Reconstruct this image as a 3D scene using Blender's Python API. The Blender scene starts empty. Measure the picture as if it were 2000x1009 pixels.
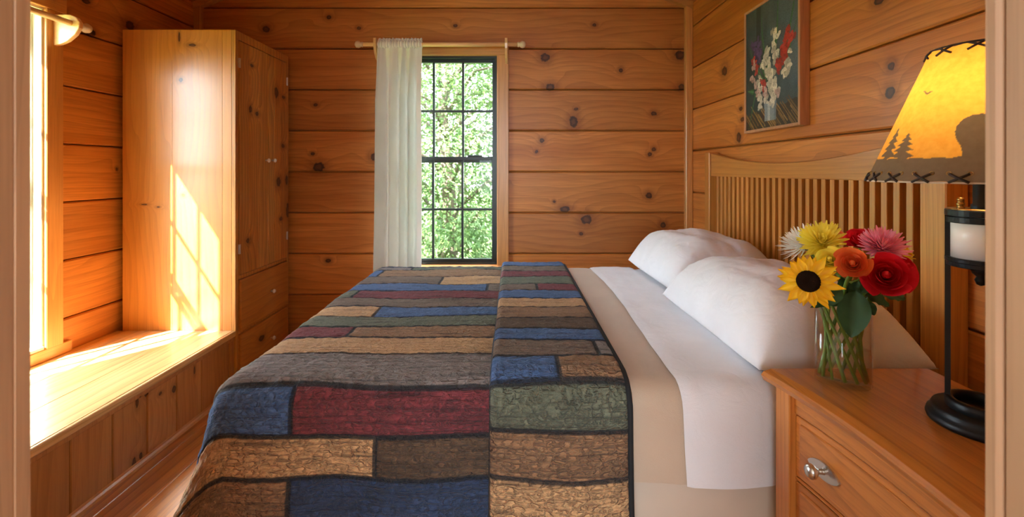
import bpy, bmesh, math, random
import numpy as np
from mathutils import Vector, Matrix, noise

scene = bpy.context.scene
COL = scene.collection
PI = math.pi
rnd = random.Random(11)

# ---------------------------------------------------------------- camera
H = 1.175            # eye height
F = 890.0            # focal length in pixels of the 2000 px wide frame
HX, HY = 1000.0, 333.0
cam_d = bpy.data.cameras.new('camera')
cam = bpy.data.objects.new('camera', cam_d)
COL.objects.link(cam)
cam.location = (0, 0, H)
cam.rotation_euler = (PI / 2, 0, 0)
cam_d.sensor_width = 36
cam_d.lens = F * 36 / 2000
cam_d.shift_y = -(504.5 - HY) / 2000
cam_d.clip_start = 0.02
cam_d.dof.use_dof = True
cam_d.dof.focus_distance = 1.25
cam_d.dof.aperture_fstop = 5.6
scene.camera = cam

# ---------------------------------------------------------------- world, sun, large lights, exposure
world = bpy.data.worlds.new('sky')
scene.world = world
world.use_nodes = True
wn = world.node_tree
bg = wn.nodes['Background']
bg.inputs[0].default_value = (0.80, 0.90, 1.0, 1)
bg.inputs[1].default_value = 9.0

sun_d = bpy.data.lights.new('sun_offscreen', 'SUN')
sun = bpy.data.objects.new('sun_offscreen', sun_d)
COL.objects.link(sun)
SUN_DIR = Vector((0.573, 0.819, -0.904)).normalized()    # the way the light travels
sun.rotation_euler = SUN_DIR.to_track_quat('-Z', 'Y').to_euler()
sun_d.energy = 30.0
sun_d.angle = math.radians(0.6)
sun_d.color = (1.0, 0.95, 0.86)


def area(name, loc, target, sx, sy, power, color):
    d = bpy.data.lights.new(name, 'AREA')
    d.shape = 'RECTANGLE'
    d.size, d.size_y = sx, sy
    d.energy = power
    d.color = color
    o = bpy.data.objects.new(name, d)
    COL.objects.link(o)
    o.location = loc
    o.rotation_euler = (Vector(target) - Vector(loc)).to_track_quat('-Z', 'Y').to_euler()
    return o


# added fill light in the unseen hall, behind the open doorway
area('hall_fill_offscreen', (-0.1, -2.27, 1.5), (-0.1, 2.0, 1.5), 2.2, 1.6, 36, (0.74, 0.89, 1.0))

scene.view_settings.view_transform = 'Standard'
scene.view_settings.look = 'None'
scene.view_settings.gamma = 1
scene.view_settings.use_curve_mapping = False
scene.view_settings.exposure = 1.6
scene.cycles.use_denoising = True
scene.cycles.max_bounces = 8
scene.cycles.diffuse_bounces = 5
scene.cycles.transparent_max_bounces = 24
scene.cycles.caustics_reflective = False
scene.cycles.caustics_refractive = False
scene.cycles.sample_clamp_indirect = 6

# ---------------------------------------------------------------- measured places (metres; y = distance from the eye)
XL, XR = -2.107, 1.196        # side walls
YB = 3.05                     # back wall
YF = 0.386                    # wall with the doorway, room side
EAVE = 2.289
SLOPE = 0.40
XRIDGE = (XL + XR) / 2
BOARD = 0.2742


def at(px, py, d):
    """point seen at pixel (px, py) at distance d"""
    return Vector(((px - HX) * d / F, d, H - (py - HY) * d / F))


# ---------------------------------------------------------------- object helpers
WL = {}


def wloc(o):
    return WL.get(o.name, Vector((0, 0, 0))) if o else Vector((0, 0, 0))


def link(o, parent=None, loc=(0, 0, 0)):
    COL.objects.link(o)
    loc = Vector(loc)
    if parent:
        o.parent = parent
        o.location = loc - wloc(parent)
    else:
        o.location = loc
    WL[o.name] = loc
    return o


def tag(o, label=None, cat=None, group=None, kind=None):
    if label: o['label'] = label
    if cat: o['category'] = cat
    if group: o['group'] = group
    if kind: o['kind'] = kind
    return o


def thing(name, loc, label=None, cat=None, group=None, kind=None):
    o = bpy.data.objects.new(name, None)
    o.empty_display_size = 0.05
    link(o, None, loc)
    return tag(o, label, cat, group, kind)


def mesh_obj(name, me, mat, parent=None, loc=(0, 0, 0), smooth=False):
    if mat is not None and len(me.materials) == 0:
        me.materials.append(mat)
    if smooth:
        me.polygons.foreach_set('use_smooth', [True] * len(me.polygons))
    o = bpy.data.objects.new(name, me)
    return link(o, parent, loc)


def bm_obj(name, bm, mat, parent=None, loc=(0, 0, 0), smooth=False):
    bmesh.ops.recalc_face_normals(bm, faces=bm.faces)
    me = bpy.data.meshes.new(name)
    bm.to_mesh(me)
    bm.free()
    return mesh_obj(name, me, mat, parent, loc, smooth)


def py_obj(name, verts, faces, mat, parent=None, loc=(0, 0, 0), smooth=False):
    me = bpy.data.meshes.new(name)
    me.from_pydata([tuple(v) for v in verts], [], faces)
    me.update()
    return mesh_obj(name, me, mat, parent, loc, smooth)


def add_box(bm, x0, x1, y0, y1, z0, z1, bev=0.0, seg=1):
    r = bmesh.ops.create_cube(bm, size=1)
    vs = r['verts']
    for v in vs:
        v.co = Vector(((x0 + x1) / 2 + v.co.x * (x1 - x0), (y0 + y1) / 2 + v.co.y * (y1 - y0), (z0 + z1) / 2 + v.co.z * (z1 - z0)))
    if bev > 0:
        es = list({e for v in vs for e in v.link_edges})
        bmesh.ops.bevel(bm, geom=es, offset=bev, segments=seg, affect='EDGES', profile=0.5)


def box(name, x0, x1, y0, y1, z0, z1, mat, parent=None, bev=0.0, seg=1, smooth=False):
    bm = bmesh.new()
    add_box(bm, x0, x1, y0, y1, z0, z1, bev, seg)
    return bm_obj(name, bm, mat, parent, smooth=smooth)


def add_lathe(bm, prof, n=32, c=(0, 0, 0), sx=1.0, sy=1.0, rot=None):
    c = Vector(c)
    rings = []
    for r, z in prof:
        ring = []
        if r < 1e-6:
            p = Vector((0, 0, z))
            ring = [bm.verts.new(c + (rot @ p if rot else p))]
        else:
            for i in range(n):
                a = 2 * PI * i / n
                p = Vector((r * sx * math.cos(a), r * sy * math.sin(a), z))
                ring.append(bm.verts.new(c + (rot @ p if rot else p)))
        rings.append(ring)
    for a, b in zip(rings, rings[1:]):
        if len(a) == 1 and len(b) == 1: continue
        for i in range(n):
            j = (i + 1) % n
            if len(a) == 1: bm.faces.new((a[0], b[i], b[j]))
            elif len(b) == 1: bm.faces.new((a[i], a[j], b[0]))
            else: bm.faces.new((a[i], a[j], b[j], b[i]))


def lathe(name, prof, mat, parent=None, n=32, c=(0, 0, 0), sx=1, sy=1, rot=None, smooth=True):
    bm = bmesh.new()
    add_lathe(bm, prof, n, c, sx, sy, rot)
    return bm_obj(name, bm, mat, parent, smooth=smooth)


def add_tube(bm, pts, r, n=10, cap=True, closed=False):
    pts = [Vector(p) for p in pts]
    rr = r if isinstance(r, (list, tuple)) else [r] * len(pts)
    rings = []
    m = len(pts)
    prev = None
    for i, p in enumerate(pts):
        if closed: t = pts[(i + 1) % m] - pts[(i - 1) % m]
        else: t = pts[min(i + 1, m - 1)] - pts[max(i - 1, 0)]
        t.normalize()
        if prev is None:
            ref = Vector((0, 0, 1)) if abs(t.z) < 0.9 else Vector((1, 0, 0))
            nx = t.cross(ref).normalized()
        else:
            nx = (prev - t * prev.dot(t)).normalized()
        prev = nx
        ny = t.cross(nx)
        rings.append([bm.verts.new(p + (nx * math.cos(2 * PI * k / n) + ny * math.sin(2 * PI * k / n)) * rr[i]) for k in range(n)])
    seq = list(zip(rings, rings[1:]))
    if closed: seq.append((rings[-1], rings[0]))
    for a, b in seq:
        for k in range(n):
            l = (k + 1) % n
            bm.faces.new((a[k], a[l], b[l], b[k]))
    if cap and not closed:
        bm.faces.new(rings[0]); bm.faces.new(rings[-1])


def tube(name, pts, r, mat, parent=None, n=10, closed=False, smooth=True):
    bm = bmesh.new()
    add_tube(bm, pts, r, n, True, closed)
    return bm_obj(name, bm, mat, parent, smooth=smooth)


def prism(name, poly, axis, t0, t1, mat, parent=None, bev=0.0, seg=1, bev_front_only=False):
    """poly = outline of (p, q); axis 'y': p=x q=z, 'x': p=y q=z, 'z': p=x q=y; pushed from t0 (front) to t1"""
    bm = bmesh.new()

    def mk(p, q, t):
        return {'y': (p, t, q), 'x': (t, p, q), 'z': (p, q, t)}[axis]
    a = [bm.verts.new(mk(p, q, t0)) for p, q in poly]
    b = [bm.verts.new(mk(p, q, t1)) for p, q in poly]
    f0 = bm.faces.new(a)
    bm.faces.new(b[::-1])
    n = len(poly)
    for i in range(n):
        bm.faces.new((a[i], b[i], b[(i + 1) % n], a[(i + 1) % n]))
    bmesh.ops.recalc_face_normals(bm, faces=bm.faces)
    if bev > 0:
        es = list(f0.edges)
        bmesh.ops.bevel(bm, geom=es, offset=bev, segments=seg, affect='EDGES', profile=0.5)
    return bm_obj(name, bm, mat, parent)


def grid_obj(name, fn, nu, nv, mat, parent=None, smooth=True, closed_u=False, uv=None):
    vs = []
    for j in range(nv + 1):
        for i in range(nu + (0 if closed_u else 1)):
            vs.append(fn(i / nu, j / nv))
    w = nu if closed_u else nu + 1
    fs = []
    for j in range(nv):
        for i in range(nu):
            i2 = (i + 1) % w if closed_u else i + 1
            fs.append((j * w + i, j * w + i2, (j + 1) * w + i2, (j + 1) * w + i))
    return py_obj(name, vs, fs, mat, parent, smooth=smooth)


# ---------------------------------------------------------------- material helpers
class NT:
    def __init__(self, name):
        self.mat = bpy.data.materials.new(name)
        self.mat.use_nodes = True
        self.t = self.mat.node_tree
        self.p = self.t.nodes['Principled BSDF']
        self.out = self.t.nodes['Material Output']

    def n(self, typ, **kw):
        nd = self.t.nodes.new(typ)
        for k, v in kw.items():
            setattr(nd, k, v)
        return nd

    def set(self, sock, v):
        if v is None: return
        if hasattr(v, 'is_linked') or isinstance(v, bpy.types.NodeSocket):
            self.t.links.new(v, sock)
        else:
            sock.default_value = v

    def m(self, op, a, b=None, c=None, clamp=False):
        nd = self.n('ShaderNodeMath', operation=op)
        nd.use_clamp = clamp
        self.set(nd.inputs[0], a); self.set(nd.inputs[1], b)
        if c is not None: self.set(nd.inputs[2], c)
        return nd.outputs[0]

    def vm(self, op, a, b=None, out=0):
        nd = self.n('ShaderNodeVectorMath', operation=op)
        self.set(nd.inputs[0], a); self.set(nd.inputs[1], b)
        return nd.outputs['Value'] if out == 'v' else nd.outputs[0]

    def noise(self, vec, scale=1.0, detail=2.0, rough=0.5, dist=0.0):
        nd = self.n('ShaderNodeTexNoise')
        self.set(nd.inputs['Vector'], vec)
        nd.inputs['Scale'].default_value = scale
        nd.inputs['Detail'].default_value = detail
        nd.inputs['Roughness'].default_value = rough
        nd.inputs['Distortion'].default_value = dist
        return nd.outputs['Fac']

    def vor(self, vec, scale=1.0, feature='F1', out='Distance', rand=1.0):
        nd = self.n('ShaderNodeTexVoronoi', feature=feature)
        self.set(nd.inputs['Vector'], vec)
        nd.inputs['Scale'].default_value = scale
        nd.inputs['Randomness'].default_value = rand
        return nd.outputs[out]

    def rng(self, v, a, b, c, d, smooth=False):
        nd = self.n('ShaderNodeMapRange')
        nd.clamp = True
        if smooth: nd.interpolation_type = 'SMOOTHSTEP'
        self.set(nd.inputs[0], v)
        for i, x in enumerate((a, b, c, d)): nd.inputs[i + 1].default_value = x
        return nd.outputs[0]

    def mix(self, f, a, b, blend='MIX'):
        nd = self.n('ShaderNodeMix', data_type='RGBA', blend_type=blend)
        self.set(nd.inputs[0], f)
        self.set(nd.inputs[6], a if not isinstance(a, tuple) else a + (1,) * (4 - len(a)))
        self.set(nd.inputs[7], b if not isinstance(b, tuple) else b + (1,) * (4 - len(b)))
        return nd.outputs[2]

    def comb(self, x, y, z):
        nd = self.n('ShaderNodeCombineXYZ')
        for i, v in enumerate((x, y, z)): self.set(nd.inputs[i], v)
        return nd.outputs[0]

    def sep(self, v):
        nd = self.n('ShaderNodeSeparateXYZ')
        self.set(nd.inputs[0], v)
        return nd.outputs

    def pos(self):
        return self.n('ShaderNodeNewGeometry').outputs['Position']

    def bump(self, h, strength=0.3, dist=0.002):
        nd = self.n('ShaderNodeBump')
        nd.inputs['Strength'].default_value = strength
        nd.inputs['Distance'].default_value = dist
        self.set(nd.inputs['Height'], h)
        self.t.links.new(nd.outputs[0], self.p.inputs['Normal'])

    def color(self, c): self.set(self.p.inputs['Base Color'], c if not isinstance(c, tuple) else c + (1,) * (4 - len(c)))

    def prop(self, **kw):
        for k, v in kw.items():
            self.p.inputs[k.replace('_', ' ')].default_value = v


def plain(name, col, rough=0.5, metal=0.0, bump=None, **kw):
    t = NT(name)
    t.color(col)
    t.prop(Roughness=rough, Metallic=metal)
    for k, v in kw.items(): t.p.inputs[k.replace('_', ' ')].default_value = v
    if bump:
        t.bump(t.noise(t.pos(), bump[0], 3), bump[1], bump[2])
    return t.mat


def wood(name, grain, light, mid, dark, rough=0.36, coat=0.15, knots=(), plane='xz', rk=0.0, ring=24.0, rings=0.32, contrast=1.0, streak=0.35, vary=0.25):
    """varnished timber; grain = axis along the board; knots = (p, q, rp, rq) on the given plane"""
    light, mid = tuple(min(0.85, x * 1.2) for x in light), tuple(min(0.85, x * 1.2) for x in mid)
    t = NT(name)
    s = t.sep(t.pos())
    ax = {'x': (0, 1, 2), 'y': (1, 0, 2), 'z': (2, 0, 1)}[grain]
    rn = t.n('ShaderNodeObjectInfo').outputs['Random']
    V = t.comb(t.m('ADD', s[ax[0]], t.m('MULTIPLY', rn, 53.0)), t.m('ADD', s[ax[1]], t.m('MULTIPLY', rn, 31.0)), t.m('ADD', s[ax[2]], t.m('MULTIPLY', rn, 17.0)))
    # knot distance
    kd = None
    wob = t.m('MULTIPLY', t.m('SUBTRACT', t.noise(t.pos(), 55, 2), 0.5), 0.9)
    if knots:
        pq = t.comb(s['xyz'.index(plane[0])], s['xyz'.index(plane[1])], 0.0)
        for p, q, rp, rq in knots:
            d = t.vm('LENGTH', t.vm('DIVIDE', t.vm('SUBTRACT', pq, (p, q, 0)), (rp, rq, 1)), out='v')
            kd = d if kd is None else t.m('MINIMUM', kd, d)
    if rk > 0:
        kv = t.vm('MULTIPLY', V, (rk, rk * 2.2, rk * 2.2))
        vn = t.n('ShaderNodeTexVoronoi')
        t.set(vn.inputs['Vector'], kv)
        vn.inputs['Scale'].default_value = 1.0
        gate = t.m('GREATER_THAN', t.sep(vn.outputs['Color'])[0], 0.62)
        size = t.m('ADD', t.m('MULTIPLY', t.sep(vn.outputs['Color'])[1], 0.035), 0.022)
        d = t.m('ADD', t.m('DIVIDE', vn.outputs['Distance'], size), t.m('MULTIPLY', t.m('SUBTRACT', 1.0, gate), 50.0))
        kd = d if kd is None else t.m('MINIMUM', kd, d)
    infl = 0.0
    if kd is not None:
        infl = t.m('POWER', 2.718, t.m('MULTIPLY', kd, -0.45))
    broad = t.noise(t.vm('MULTIPLY', V, (0.9, 8, 8)), 1.0, 4, 0.55, 0.4)
    n2 = t.noise(t.vm('MULTIPLY', V, (0.55, 3.2, 3.2)), 1.0, 2, 0.5, 0.3)
    across = t.m('ADD', t.sep(V)[1], t.sep(V)[2])
    ph = t.m('ADD', t.m('MULTIPLY', across, ring), t.m('MULTIPLY', n2, 8.0))
    if kd is not None:
        ph = t.m('ADD', ph, t.m('MULTIPLY', infl, 3.0))
    rg = t.m('FRACT', ph)
    rg = t.m('POWER', rg, 2.6)
    fine = t.noise(t.vm('MULTIPLY', V, (5, 170, 170)), 1.0, 2, 0.6)
    c = t.mix(t.rng(broad, 0.5 - 0.22 / contrast, 0.5 + 0.22 / contrast, 0, 1), light, mid)
    c = t.mix(t.m('MULTIPLY', rg, rings), c, dark)
    c = t.mix(t.m('MULTIPLY', t.rng(fine, 0.45, 0.75, 0, 1), streak), c, dark)
    # slow drift of tone from board to board
    hv = t.n('ShaderNodeHueSaturation')
    t.set(hv.inputs['Color'], c)
    t.set(hv.inputs['Value'], t.m('ADD', 1.0 - vary / 2, t.m('MULTIPLY', rn, vary)))
    c = hv.outputs[0]
    if kd is not None:
        kk = t.m('ADD', kd, wob)
        c = t.mix(t.rng(kk, 1.0, 3.2, 0.5, 0.0, True), c, dark)
        c = t.mix(t.rng(kk, 0.85, 1.15, 0.92, 0.0, True), c, (0.030, 0.008, 0.003))
        c = t.mix(t.rng(kk, 0.25, 0.8, 0.75, 0.0, True), c, (0.15, 0.042, 0.010))
    t.color(c)
    t.prop(Roughness=rough)
    t.p.inputs['Coat Weight'].default_value = coat
    t.p.inputs['Coat Roughness'].default_value = 0.18
    t.bump(t.m('ADD', t.m('MULTIPLY', rg, 0.4), fine), 0.12, 0.001)
    return t.mat


# knots of the walls, measured on the boards
def kb(px, py, rx, ry):
    d = YB - 0.02
    p = at(px, py, d)
    return (p.x, p.z, rx * d / F, ry * d / F)


def kside(X):
    def k(px, py, rx, ry):
        d = X * F / (px - HX)
        return (d, H - (py - HY) * d / F, rx * d * d / (abs(X) * F), ry * d / F)
    return k


kr, kl, kw = kside(XR), kside(XL), kside(-1.474)
K_BACK = [kb(*a) for a in (
    (1065, 111, 9, 8), (1331, 106, 10, 9), (1214, 136, 4, 4), (1075, 169, 9, 7), (1334, 169, 7, 6), (1126, 212, 4, 3), (1121, 237, 8, 11),
    (1279, 221, 6, 4), (1059, 274, 4.5, 4.5), (1048, 296, 3, 3), (1279, 291, 4, 4), (1271, 301, 4, 4), (1269, 382, 6, 6), (1104, 409, 9, 6),
    (1083, 394, 2.5, 2.5), (1146, 429, 10, 9), (1297, 440, 5, 5), (1136, 457, 3.5, 3), (620, 326, 11, 9), (729, 306, 7, 7), (639, 510, 5, 4),
    (614, 204, 4, 3), (640, 32, 5, 4), (699, 53, 4, 3), (889, 48, 4, 3), (608, 300, 4, 3), (517, 55, 7, 6), (1162, 47, 4, 3))]
K_RIGHT = [kr(*a) for a in ((1415, 139, 5, 9), (1741, 129, 7, 8), (1738, 180, 9, 11), (1443, 268, 4, 10), (1447, 212, 3, 4), (1450, 233, 4, 4), (1717, 2, 10, 8))]
K_LEFT = [kl(*a) for a in ((254, 50, 8, 9), (178, 63, 9, 7), (167, 1, 8, 6), (116, 26, 8, 6), (228, 330, 2, 3))]
K_DOOR = [kw(*a) for a in ((491, 128, 3, 3), (501, 222, 3, 4), (488, 213, 3, 7), (539, 181, 4, 10), (553, 190, 3, 3), (543, 355, 4, 9), (559, 352, 3, 9),
                           (562, 411, 4, 14), (548, 427, 3, 4), (552, 285, 3, 4), (507, 660, 5, 6), (483, 470, 3, 5))]


def side_k(px, py, rx, ry):
    d = 2.43
    p = at(px, py, d)
    return (p.x, p.z, rx * d / F, ry * d / F)


K_WSIDE = [side_k(*a) for a in ((353, 156, 4, 4), (350, 72, 2, 10), (376, 88, 7, 2.5), (282, 399, 6, 1.5), (309, 404, 3, 1.5), (358, 381, 3, 3))]
kbf = kside(-1.488)
K_BF = [kbf(*a) for a in ((268, 785, 3, 11), (286, 770, 4, 4), (313, 768, 3, 3), (340, 759, 3.5, 7), (299, 884, 7, 6), (262, 905, 4, 12), (275, 890, 3, 6), (380, 722, 1.5, 8))]

L_, M_, D_ = (0.57, 0.222, 0.048), (0.41, 0.134, 0.022), (0.19, 0.048, 0.007)
MW_BACK = wood('pine_back', 'x', L_, M_, D_, rough=0.5, coat=0.05, knots=K_BACK, plane='xz', contrast=1.35, vary=0.36)
MW_RIGHT = wood('pine_right', 'y', L_, M_, D_, knots=K_RIGHT, plane='yz', rough=0.42, contrast=1.35, vary=0.3)
MW_LEFT = wood('pine_left', 'y', L_, M_, D_, knots=K_LEFT, plane='yz', rough=0.45, contrast=1.25, vary=0.25)
M_TRIMZ = wood('trim_upright', 'z', (0.56, 0.275, 0.088), (0.47, 0.205, 0.058), (0.29, 0.10, 0.026), rings=0.3)
M_TRIMX = wood('trim_level', 'x', (0.56, 0.275, 0.088), (0.47, 0.205, 0.058), (0.29, 0.10, 0.026), rings=0.3)
M_TRIMY = wood('trim_along', 'y', (0.56, 0.275, 0.088), (0.47, 0.205, 0.058), (0.29, 0.10, 0.026), rings=0.3)
M_CEIL = wood('ceiling_pine', 'y', L_, M_, D_, rk=0.9)
M_FLOOR = wood('floor_pine', 'y', (0.56, 0.24, 0.055), (0.43, 0.15, 0.028), (0.22, 0.06, 0.011), rough=0.3, rk=1.2, rings=0.6)
M_JAMB = wood('door_jamb_wood', 'z', (0.42, 0.25, 0.145), (0.35, 0.20, 0.11), (0.24, 0.12, 0.06), rough=0.5, rings=0.35)
M_WSIDE = wood('wardrobe_side_pine', 'z', (0.52, 0.205, 0.038), (0.40, 0.142, 0.021), (0.23, 0.066, 0.009), rough=0.32, coat=0.3, knots=K_WSIDE, plane='xz', rings=0.25, streak=0.2, vary=0.12)
M_WDOOR = wood('wardrobe_door_pine', 'z', (0.62, 0.30, 0.070), (0.46, 0.18, 0.034), (0.22, 0.062, 0.011), rough=0.30, coat=0.3, knots=K_DOOR, plane='yz', rings=0.55, ring=34)
M_WDRAW = wood('wardrobe_drawer_pine', 'y', (0.54, 0.235, 0.05), (0.43, 0.165, 0.032), (0.25, 0.075, 0.013), rough=0.3, coat=0.3, knots=K_DOOR[-2:-1], plane='yz')
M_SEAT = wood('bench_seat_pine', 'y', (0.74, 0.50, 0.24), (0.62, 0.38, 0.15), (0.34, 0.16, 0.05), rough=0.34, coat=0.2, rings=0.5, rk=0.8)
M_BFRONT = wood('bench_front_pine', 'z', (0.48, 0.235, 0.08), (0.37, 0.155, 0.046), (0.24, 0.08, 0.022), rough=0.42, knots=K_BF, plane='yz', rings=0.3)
M_HB = wood('headboard_oak', 'z', (0.55, 0.245, 0.054), (0.44, 0.175, 0.034), (0.27, 0.085, 0.015), rough=0.34, coat=0.2, rings=0.35, ring=60)
M_HBY = wood('headboard_oak_level', 'y', (0.55, 0.245, 0.054), (0.46, 0.185, 0.037), (0.29, 0.09, 0.016), rough=0.34, coat=0.2, rings=0.35, ring=50)
M_NSY = wood('nightstand_oak', 'y', (0.50, 0.182, 0.034), (0.39, 0.124, 0.019), (0.20, 0.048, 0.007), rough=0.30, coat=0.3, rings=0.4, ring=30, contrast=1.3)
M_NSZ = wood('nightstand_post', 'z', (0.54, 0.22, 0.05), (0.44, 0.155, 0.03), (0.27, 0.075, 0.012), rough=0.34, coat=0.25, rings=0.4, ring=60)
M_ROD = wood('rod_birch', 'x', (0.72, 0.46, 0.22), (0.66, 0.38, 0.16), (0.5, 0.26, 0.1), rings=0.1, rough=0.3)
M_RODP = plain('pale_finial', (0.72, 0.56, 0.36), 0.4)
M_GAP = plain('rough_timber_backing', (0.38, 0.16, 0.05), 0.9)
M_BLACK = plain('black_window_metal', (0.012, 0.016, 0.016), 0.35)
M_IRON = plain('black_iron', (0.012, 0.014, 0.017), 0.42, 0.6, bump=(220, 0.25, 0.001))
M_STEEL = plain('brushed_nickel', (0.62, 0.60, 0.57), 0.28, 1.0)
M_BRASS = plain('aged_brass', (0.42, 0.26, 0.09), 0.32, 1.0)
M_PORC = plain('white_porcelain', (0.86, 0.85, 0.83), 0.18)
M_CREAM = plain('cream_paint', (0.80, 0.74, 0.62), 0.5)


def clear_glass(name, tint=(1, 1, 1), refl=1.0, ior=1.45):
    t = NT(name)
    tr = t.n('ShaderNodeBsdfTransparent'); tr.inputs[0].default_value = tint + (1,)
    gl = t.n('ShaderNodeBsdfGlossy'); gl.inputs['Roughness'].default_value = 0.02
    fr = t.n('ShaderNodeLayerWeight'); fr.inputs[0].default_value = 0.5
    mx = t.n('ShaderNodeMixShader')
    t.set(mx.inputs[0], t.m('ADD', t.m('MULTIPLY', t.m('POWER', fr.outputs['Facing'], 4.0), 0.7 * refl), 0.035 * refl))
    t.t.links.new(tr.outputs[0], mx.inputs[1]); t.t.links.new(gl.outputs[0], mx.inputs[2])
    t.t.links.new(mx.outputs[0], t.out.inputs['Surface'])
    return t.mat


M_PANE = clear_glass('window_glass', (0.97, 0.99, 0.98), 0.3)
M_VASE = clear_glass('vase_glass', (0.985, 0.995, 0.99), 1.3, 1.5)
M_WATER = clear_glass('water', (0.97, 0.98, 0.97), 0.7, 1.33)


def cloth(name, col, rough=0.85, weave=900, bump=0.15, wr=0.0, trans=0.0, sheen=0.2):
    t = NT(name)
    p = t.pos()
    c = t.mix(t.rng(t.noise(p, 6, 2), 0.35, 0.65, 0, 1), col, tuple(x * 0.94 for x in col))
    t.color(c)
    t.prop(Roughness=rough)
    t.p.inputs['Sheen Weight'].default_value = sheen
    h = t.noise(p, weave, 1)
    if wr > 0:
        h = t.m('ADD', t.m('MULTIPLY', h, 0.1), t.m('MULTIPLY', t.noise(p, 14, 3, 0.5, 1.2), wr))
        t.bump(h, 0.5, 0.012)
    else:
        t.bump(h, bump, 0.001)
    if trans > 0:
        tl = t.n('ShaderNodeBsdfTranslucent')
        tl.inputs[0].default_value = col + (1,)
        mx = t.n('ShaderNodeMixShader'); mx.inputs[0].default_value = trans
        t.t.links.new(t.p.outputs[0], mx.inputs[1]); t.t.links.new(tl.outputs[0], mx.inputs[2])
        t.t.links.new(mx.outputs[0], t.out.inputs['Surface'])
    return t.mat


M_SHEET = cloth('white_cotton', (0.80, 0.80, 0.84), wr=0.6)
M_PILLOW = cloth('pillow_cotton', (0.81, 0.80, 0.835), wr=0.65)
M_BLANKET = cloth('beige_blanket', (0.56, 0.43, 0.32), wr=0.3)
M_SKIRT = cloth('box_spring_cover', (0.66, 0.54, 0.43))
M_CURT = cloth('curtain_cotton', (0.84, 0.82, 0.76), trans=0.06)

# ================================================================= THE SETTING
# ---- clipping helper for the gable
def clip(poly, a, b, c):
    """keep a*p + b*q <= c"""
    out = []
    n = len(poly)
    for i in range(n):
        p, q = poly[i]; r, s = poly[(i + 1) % n]
        d0, d1 = a * p + b * q - c, a * r + b * s - c
        if d0 <= 0: out.append((p, q))
        if (d0 < 0 < d1) or (d1 < 0 < d0):
            k = d0 / (d0 - d1)
            out.append((p + (r - p) * k, q + (s - q) * k))
    return out


def plank_wall(root, axis, t_front, t_back, p0, p1, z_seams, mat, openings=(), gable=False):
    gap = 0.003
    for za, zb in zip(z_seams, z_seams[1:]):
        za, zb = za + gap, zb - gap
        pieces = [[(p0, za), (p1, za), (p1, zb), (p0, zb)]]
        for (a, b, lo, hi) in openings:
            if zb <= lo or za >= hi: continue
            if za >= lo and zb <= hi:
                pieces = [[(p0, za), (a, za), (a, zb), (p0, zb)], [(b, za), (p1, za), (p1, zb), (b, zb)]]
            elif za < lo:       # opening starts inside this board: notch in its upper edge
                pieces = [[(p0, za), (p1, za), (p1, zb), (b, zb), (b, lo), (a, lo), (a, zb), (p0, zb)]]
            else:               # notch in its lower edge
                pieces = [[(p0, za), (a, za), (a, hi), (b, hi), (b, za), (p1, za), (p1, zb), (p0, zb)]]
        for poly in pieces:
            if gable:
                poly = clip(poly, -SLOPE, 1, EAVE - SLOPE * XL)
                poly = clip(poly, SLOPE, 1, EAVE + SLOPE * XR)
                if len(poly) < 3: continue
            prism('plank', poly, axis, t_front, t_back, mat, root, bev=0.006)


def seams(z_ref, lo, hi):
    k0 = math.floor((lo - z_ref) / BOARD)
    out = [lo]
    z = z_ref + k0 * BOARD
    while z < hi:
        if z > lo + 0.02 and z < hi - 0.02: out.append(z)
        z += BOARD
    return out + [hi]


# openings (measured): back window and left window
BW = (-0.768, -0.100, 0.545, 1.944)     # x0 x1 z0 z1
LW = (1.440, 2.038, 0.385, 1.906)       # y0 y1 z0 z1
WT = 0.15                                # wall thickness beyond the boards

# back wall: backing with hole, boards as parts
def backing(name, axis, t0, t1, p0, p1, z0, z1, hole, mat, gable=False):
    bm = bmesh.new()

    def b(pa, pb, za, zb):
        if pb - pa < 1e-4 or zb - za < 1e-4: return
        if axis == 'y': add_box(bm, pa, pb, t0, t1, za, zb)
        else: add_box(bm, t0, t1, pa, pb, za, zb)
    if hole:
        a, c, lo, hi = hole
        b(p0, a, z0, z1); b(c, p1, z0, z1); b(a, c, z0, lo); b(a, c, hi, z1)
    else:
        b(p0, p1, z0, z1)
    return bm_obj(name, bm, mat)


BT = 0.03
wall_back = tag(backing('wall_back', 'y', YB + BT, YB + WT, XL - 0.2, XR + 0.2, -0.05, 3.1, BW, M_GAP), kind='structure')
plank_wall(wall_back, 'y', YB, YB + BT, XL, XR, seams(1.168, 0.0, 3.0), MW_BACK, [BW], gable=True)
wall_right = tag(backing('wall_right', 'x', XR + BT, XR + WT, 0.2, YB + 0.2, -0.05, EAVE + 0.05, None, M_GAP), kind='structure')
plank_wall(wall_right, 'x', XR, XR + BT, YF, YB, seams(1.307, 0.0, EAVE), MW_RIGHT)
wall_left = tag(backing('wall_left', 'x', XL - WT, XL - BT, 0.2, YB + 0.2, -0.05, EAVE + 0.05, LW, M_GAP), kind='structure')
plank_wall(wall_left, 'x', XL, XL - BT, YF, YB, seams(1.301, 0.0, EAVE), MW_LEFT, [LW])

# floor of long boards
floor = tag(box('floor', XL - 0.1, XR + 0.1, 0.2, YB + 0.1, -0.12, -0.022, M_GAP), kind='structure')
w = 0.137
k = 0
x = XL
while x < XR - 0.01:
    x1 = min(x + w, XR)
    prism('floor_board', [(x + 0.001, YF), (x1 - 0.001, YF), (x1 - 0.001, YB), (x + 0.001, YB)], 'z', 0.0, -0.021, M_FLOOR, floor, bev=0.002)
    x = x1

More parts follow.
